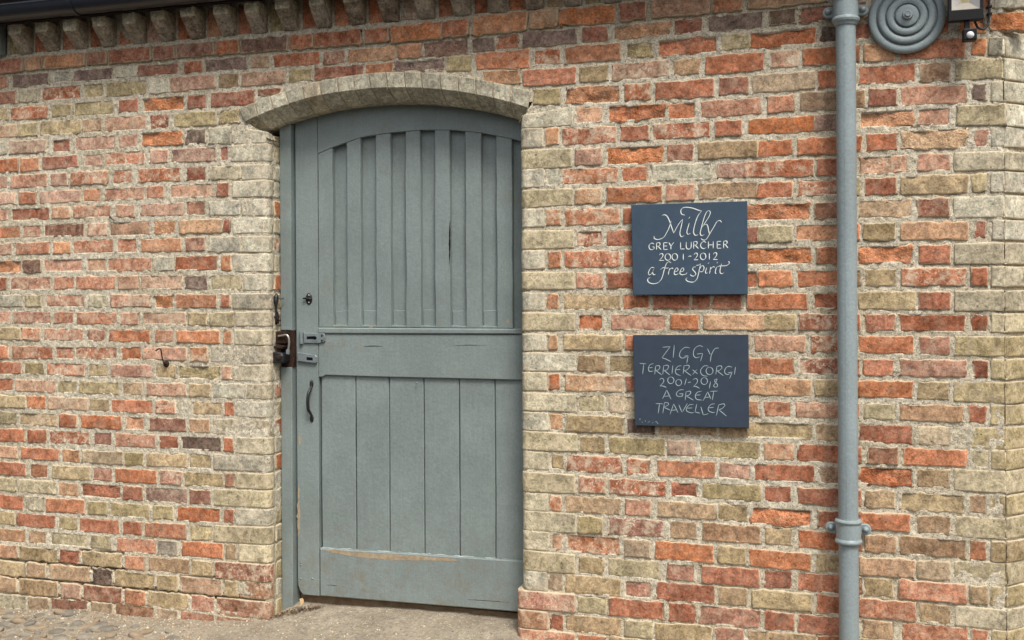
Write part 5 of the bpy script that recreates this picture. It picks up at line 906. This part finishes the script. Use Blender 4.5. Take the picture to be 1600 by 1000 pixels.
# ------------------------------------------------------------------ downpipe
PX, PY, PR = 1.243, -0.068, 0.0335
dp = empty('downpipe', (PX, PY, -0.2), 'blue grey cast iron downpipe with eared collars on the brick wall', 'downpipe')
seg = 40
pv = MB().tube([(PX-0.003*(1-z/2.4)*0-0.0, PY, z) for z in (-0.25, 0.47, 0.6, 2.30, 2.36, 2.8)], PR, seg, False)
pipe = pv.out('pipe', PIPEP, dp, True)
MB().box((PX-0.006, PY-PR-0.0006, 0.55), (PX-0.0045, PY-PR+0.004, 2.31), 0.0005).out('casting_seam', PIPEP, pipe)
for zc, s in ((0.525, 1), (2.345, 1)):
    top = zc > 2
    if top: prof = [(PR-0.002, -0.062), (PR+0.004, -0.060), (PR+0.007, -0.052), (PR+0.012, -0.047), (PR+0.014, -0.040), (PR+0.0125, -0.034), (PR+0.008, -0.030), (PR+0.0085, 0.024), (PR+0.012, 0.028), (PR+0.014, 0.034), (PR+0.012, 0.040), (PR-0.002, 0.044)]
    else: prof = [(PR-0.002, -0.046), (PR+0.008, -0.045), (PR+0.012, -0.041), (PR+0.013, -0.036), (PR+0.011, -0.030), (PR+0.0085, -0.027), (PR+0.0085, 0.024), (PR+0.011, 0.027), (PR+0.013, 0.033), (PR+0.011, 0.038), (PR-0.002, 0.041)]
    col = MB().lathe((PX, PY, zc), prof, 48, 'z').out('collar', PIPEP, dp, auto=28)
    for sx in (-1, 1):
        ex = PX+sx*0.058
        poly = [(PX+sx*0.028, zc-0.020), (ex, zc-0.021)]+[(ex+sx*0.019*math.cos(a), zc-0.001+0.02*math.sin(a)) for a in np.linspace(-1.4, 1.4, 9)]+[(ex, zc+0.019), (PX+sx*0.028, zc+0.018)]
        MB().prism(poly, -0.040, -0.028, 0.003).out('ear', PIPEP, col)
        MB().lathe((ex, -0.040, zc), [(0.011, -0.001), (0.011, 0.004), (0.008, 0.007), (0.0075, 0.011), (0, 0.012)], 16).out('bolt', PIPEP, col, True)
        MB().tube([(ex, -0.03, zc), (ex, 0.03, zc)], 0.008, 10).out('spacer', PIPEP, col)

# ------------------------------------------------------------------ round tie plate
tp = empty('tie_plate', (1.446, 0.0, 2.313), 'round blue grey iron wall tie plate with concentric rings near the downpipe', 'tie plate')
R0 = 0.127
prof = [(R0-0.004, -0.004), (R0, 0.006), (R0-0.001, 0.014), (R0-0.006, 0.019), (R0-0.016, 0.021), (0.1020, 0.0185), (0.0985, 0.0125), (0.0965, 0.0120), (0.0945, 0.0235), (0.090, 0.0275), (0.080, 0.0285), (0.0720, 0.0250), (0.0690, 0.0185), (0.0670, 0.0180), (0.0650, 0.0300), (0.060, 0.0335), (0.051, 0.0340), (0.0440, 0.0310), (0.0410, 0.0240), (0.0390, 0.0235), (0.0370, 0.0365), (0.0340, 0.0385), (0.022, 0.0392), (0.001, 0.0392)]
MB().lathe((1.446, -0.004, 2.313), prof, 96).out('plate', PIPEP, tp, auto=40)
MB().lathe((1.447, -0.043, 2.314), [(0.0175, -0.002), (0.0175, 0.007), (0.0155, 0.010), (0.0095, 0.0105), (0.0095, 0.015), (0.0080, 0.0165), (0.0065, 0.0150), (0, 0.0150)], 24).out('nut', PIPEP, tp, auto=35)

# ------------------------------------------------------------------ floodlight with sensor
fl = empty('floodlight', (1.627, 0.0, 2.27), 'small black floodlight with white motion sensor beside the round tie plate', 'floodlight')
def tilt(o, c, ang):
    R = Matrix.Rotation(ang, 4, 'X'); base = Vector(o.parent.location if o.parent else (0, 0, 0)); c = Vector(c)-base
    for v in o.data.vertices: v.co = c+R.to_3x3()@(v.co-c)
fc = (1.627, -0.085, 2.33); FT = math.radians(0)
fb = MB(); fy = -0.092
x0, x1, z0, z1 = 1.5725, 1.6814, 2.2685, 2.395
gx0, gx1, gz0, gz1 = 1.5826, 1.6705, 2.305, 2.385
for a, b in (((x0, fy, z0), (x1, fy+0.03, gz0)), ((x0, fy, gz1), (x1, fy+0.03, z1)), ((x0, fy, gz0-0.002), (gx0, fy+0.03, gz1+0.002)), ((gx1, fy, gz0-0.002), (x1, fy+0.03, gz1+0.002))): fb.box(a, b, 0.002)
fb.box((x0+0.004, fy+0.026, z0+0.004), (x1-0.004, fy+0.05, z1-0.004), 0.004); fb.out('housing', PLASTIC, fl)
cx, cz = (gx0+gx1)/2, (gz0+gz1)/2; w, h = 0.013, 0.013; yb = fy+0.024
V = [(gx0, fy+0.003, gz0), (gx1, fy+0.003, gz0), (gx1, fy+0.003, gz1), (gx0, fy+0.003, gz1), (cx-w, yb, cz-h), (cx+w, yb, cz-h), (cx+w, yb, cz+h), (cx-w, yb, cz+h)]
MB().add(V, [[0, 1, 5, 4], [1, 2, 6, 5], [2, 3, 7, 6], [3, 0, 4, 7]]).out('reflector', REFL, fl)
MB().box((cx-w, yb, cz-h), (cx+w, yb+0.001, cz+h)).out('led_chip', plain('yellow led chip', (170, 160, 120), 0.5, 0.4), fl)
for k in range(4): MB().box((x0+0.012+0.024*k, fy+0.05, z0+0.01), (x0+0.018+0.024*k, fy+0.065, z1-0.01)).out('cooling_fin', PLASTIC, fl)
MB().tube([(1.627, -0.03, 2.36), (1.627, 0.01, 2.36)], 0.012, 12).out('bracket', PLASTIC, fl)
MB().box((1.5765, -0.045, 2.345), (1.6775, -0.028, 2.375), 0.002).out('yoke', PLASTIC, fl)
MB().box((1.6235, -0.082, 2.234), (1.6395, -0.064, 2.272), 0.002).out('sensor_stem', PLASTIC, fl)
MB().box((1.6165, -0.102, 2.199), (1.6595, -0.062, 2.2385), 0.004).out('sensor_body', PLASTIC, fl)
MB().lathe((1.6385, -0.101, 2.2155), [(0.0125, -0.002), (0.012, 0.002), (0.009, 0.006), (0.005, 0.0085), (0, 0.0092)], 24).out('sensor_lens', WHITEP, fl, True)
cb = spline([(1.706, -0.012, 2.70), (1.709, -0.014, 2.50), (1.709, -0.014, 2.36), (1.709, -0.014, 2.29), (1.702, -0.018, 2.262), (1.688, -0.024, 2.249), (1.672, -0.032, 2.254), (1.663, -0.040, 2.268), (1.656, -0.044, 2.285)], 6)
MB().tube(cb, 0.0042, 10).out('cable', CABLE, fl, True)
for z in (2.30, 2.324): MB().box((1.702, -0.02, z), (1.718, 0.0, z+0.006), 0.001).out('cable_clip', PLASTIC, fl)

# ------------------------------------------------------------------ gutter
gt = empty('gutter', (-0.7, -0.16, 2.545), 'black half round plastic gutter under the eaves above the dentils', 'gutter')
GY_, GZ_, GR = -0.150, 2.622, 0.057
def hround(r, a0=math.pi, a1=2*math.pi, n=22): return [(GY_+r*math.cos(a), GZ_+r*math.sin(a)) for a in np.linspace(a0, a1, n)]
pf = [(GY_-GR-0.004, GZ_+0.004), (GY_-GR-0.004, GZ_-0.003)]+hround(GR)+[(GY_+GR, GZ_+0.003), (GY_+GR-0.003, GZ_+0.003)]+hround(GR-0.003, 2*math.pi, math.pi)+[(GY_-GR+0.002, GZ_+0.004)]
m = len(pf); V = [(x, y, z) for x in (-3.3, XC+0.1) for y, z in pf]
MB().add(V, [[i, (i+1) % m, m+(i+1) % m, m+i] for i in range(m)]+[list(range(m)), list(range(2*m-1, m-1, -1))]).out('trough', GUTTER, gt, auto=35)
for bx in (-1.905, -0.9, 0.1, 1.1):
    o_ = hround(GR+0.004); i_ = hround(GR+0.0006, 2*math.pi, math.pi); pf2 = [(GY_-GR-0.009, GZ_+0.007)]+o_+[(GY_+GR+0.003, GZ_+0.02)]+i_+[(GY_-GR-0.001, GZ_+0.007)]; m2 = len(pf2)
    V = [(x, y, z) for x in (bx-0.012, bx+0.012) for y, z in pf2]
    br = MB().add(V, [[i, (i+1) % m2, m2+(i+1) % m2, m2+i] for i in range(m2)]+[list(range(m2)), list(range(2*m2-1, m2-1, -1))]).out('bracket', GUTTER, gt, auto=35)
    MB().box((bx-0.010, -0.0905-0.006, GZ_-0.03), (bx+0.010, -0.0905, GZ_+0.06), 0.001).out('bracket_plate', GUTTER, br)
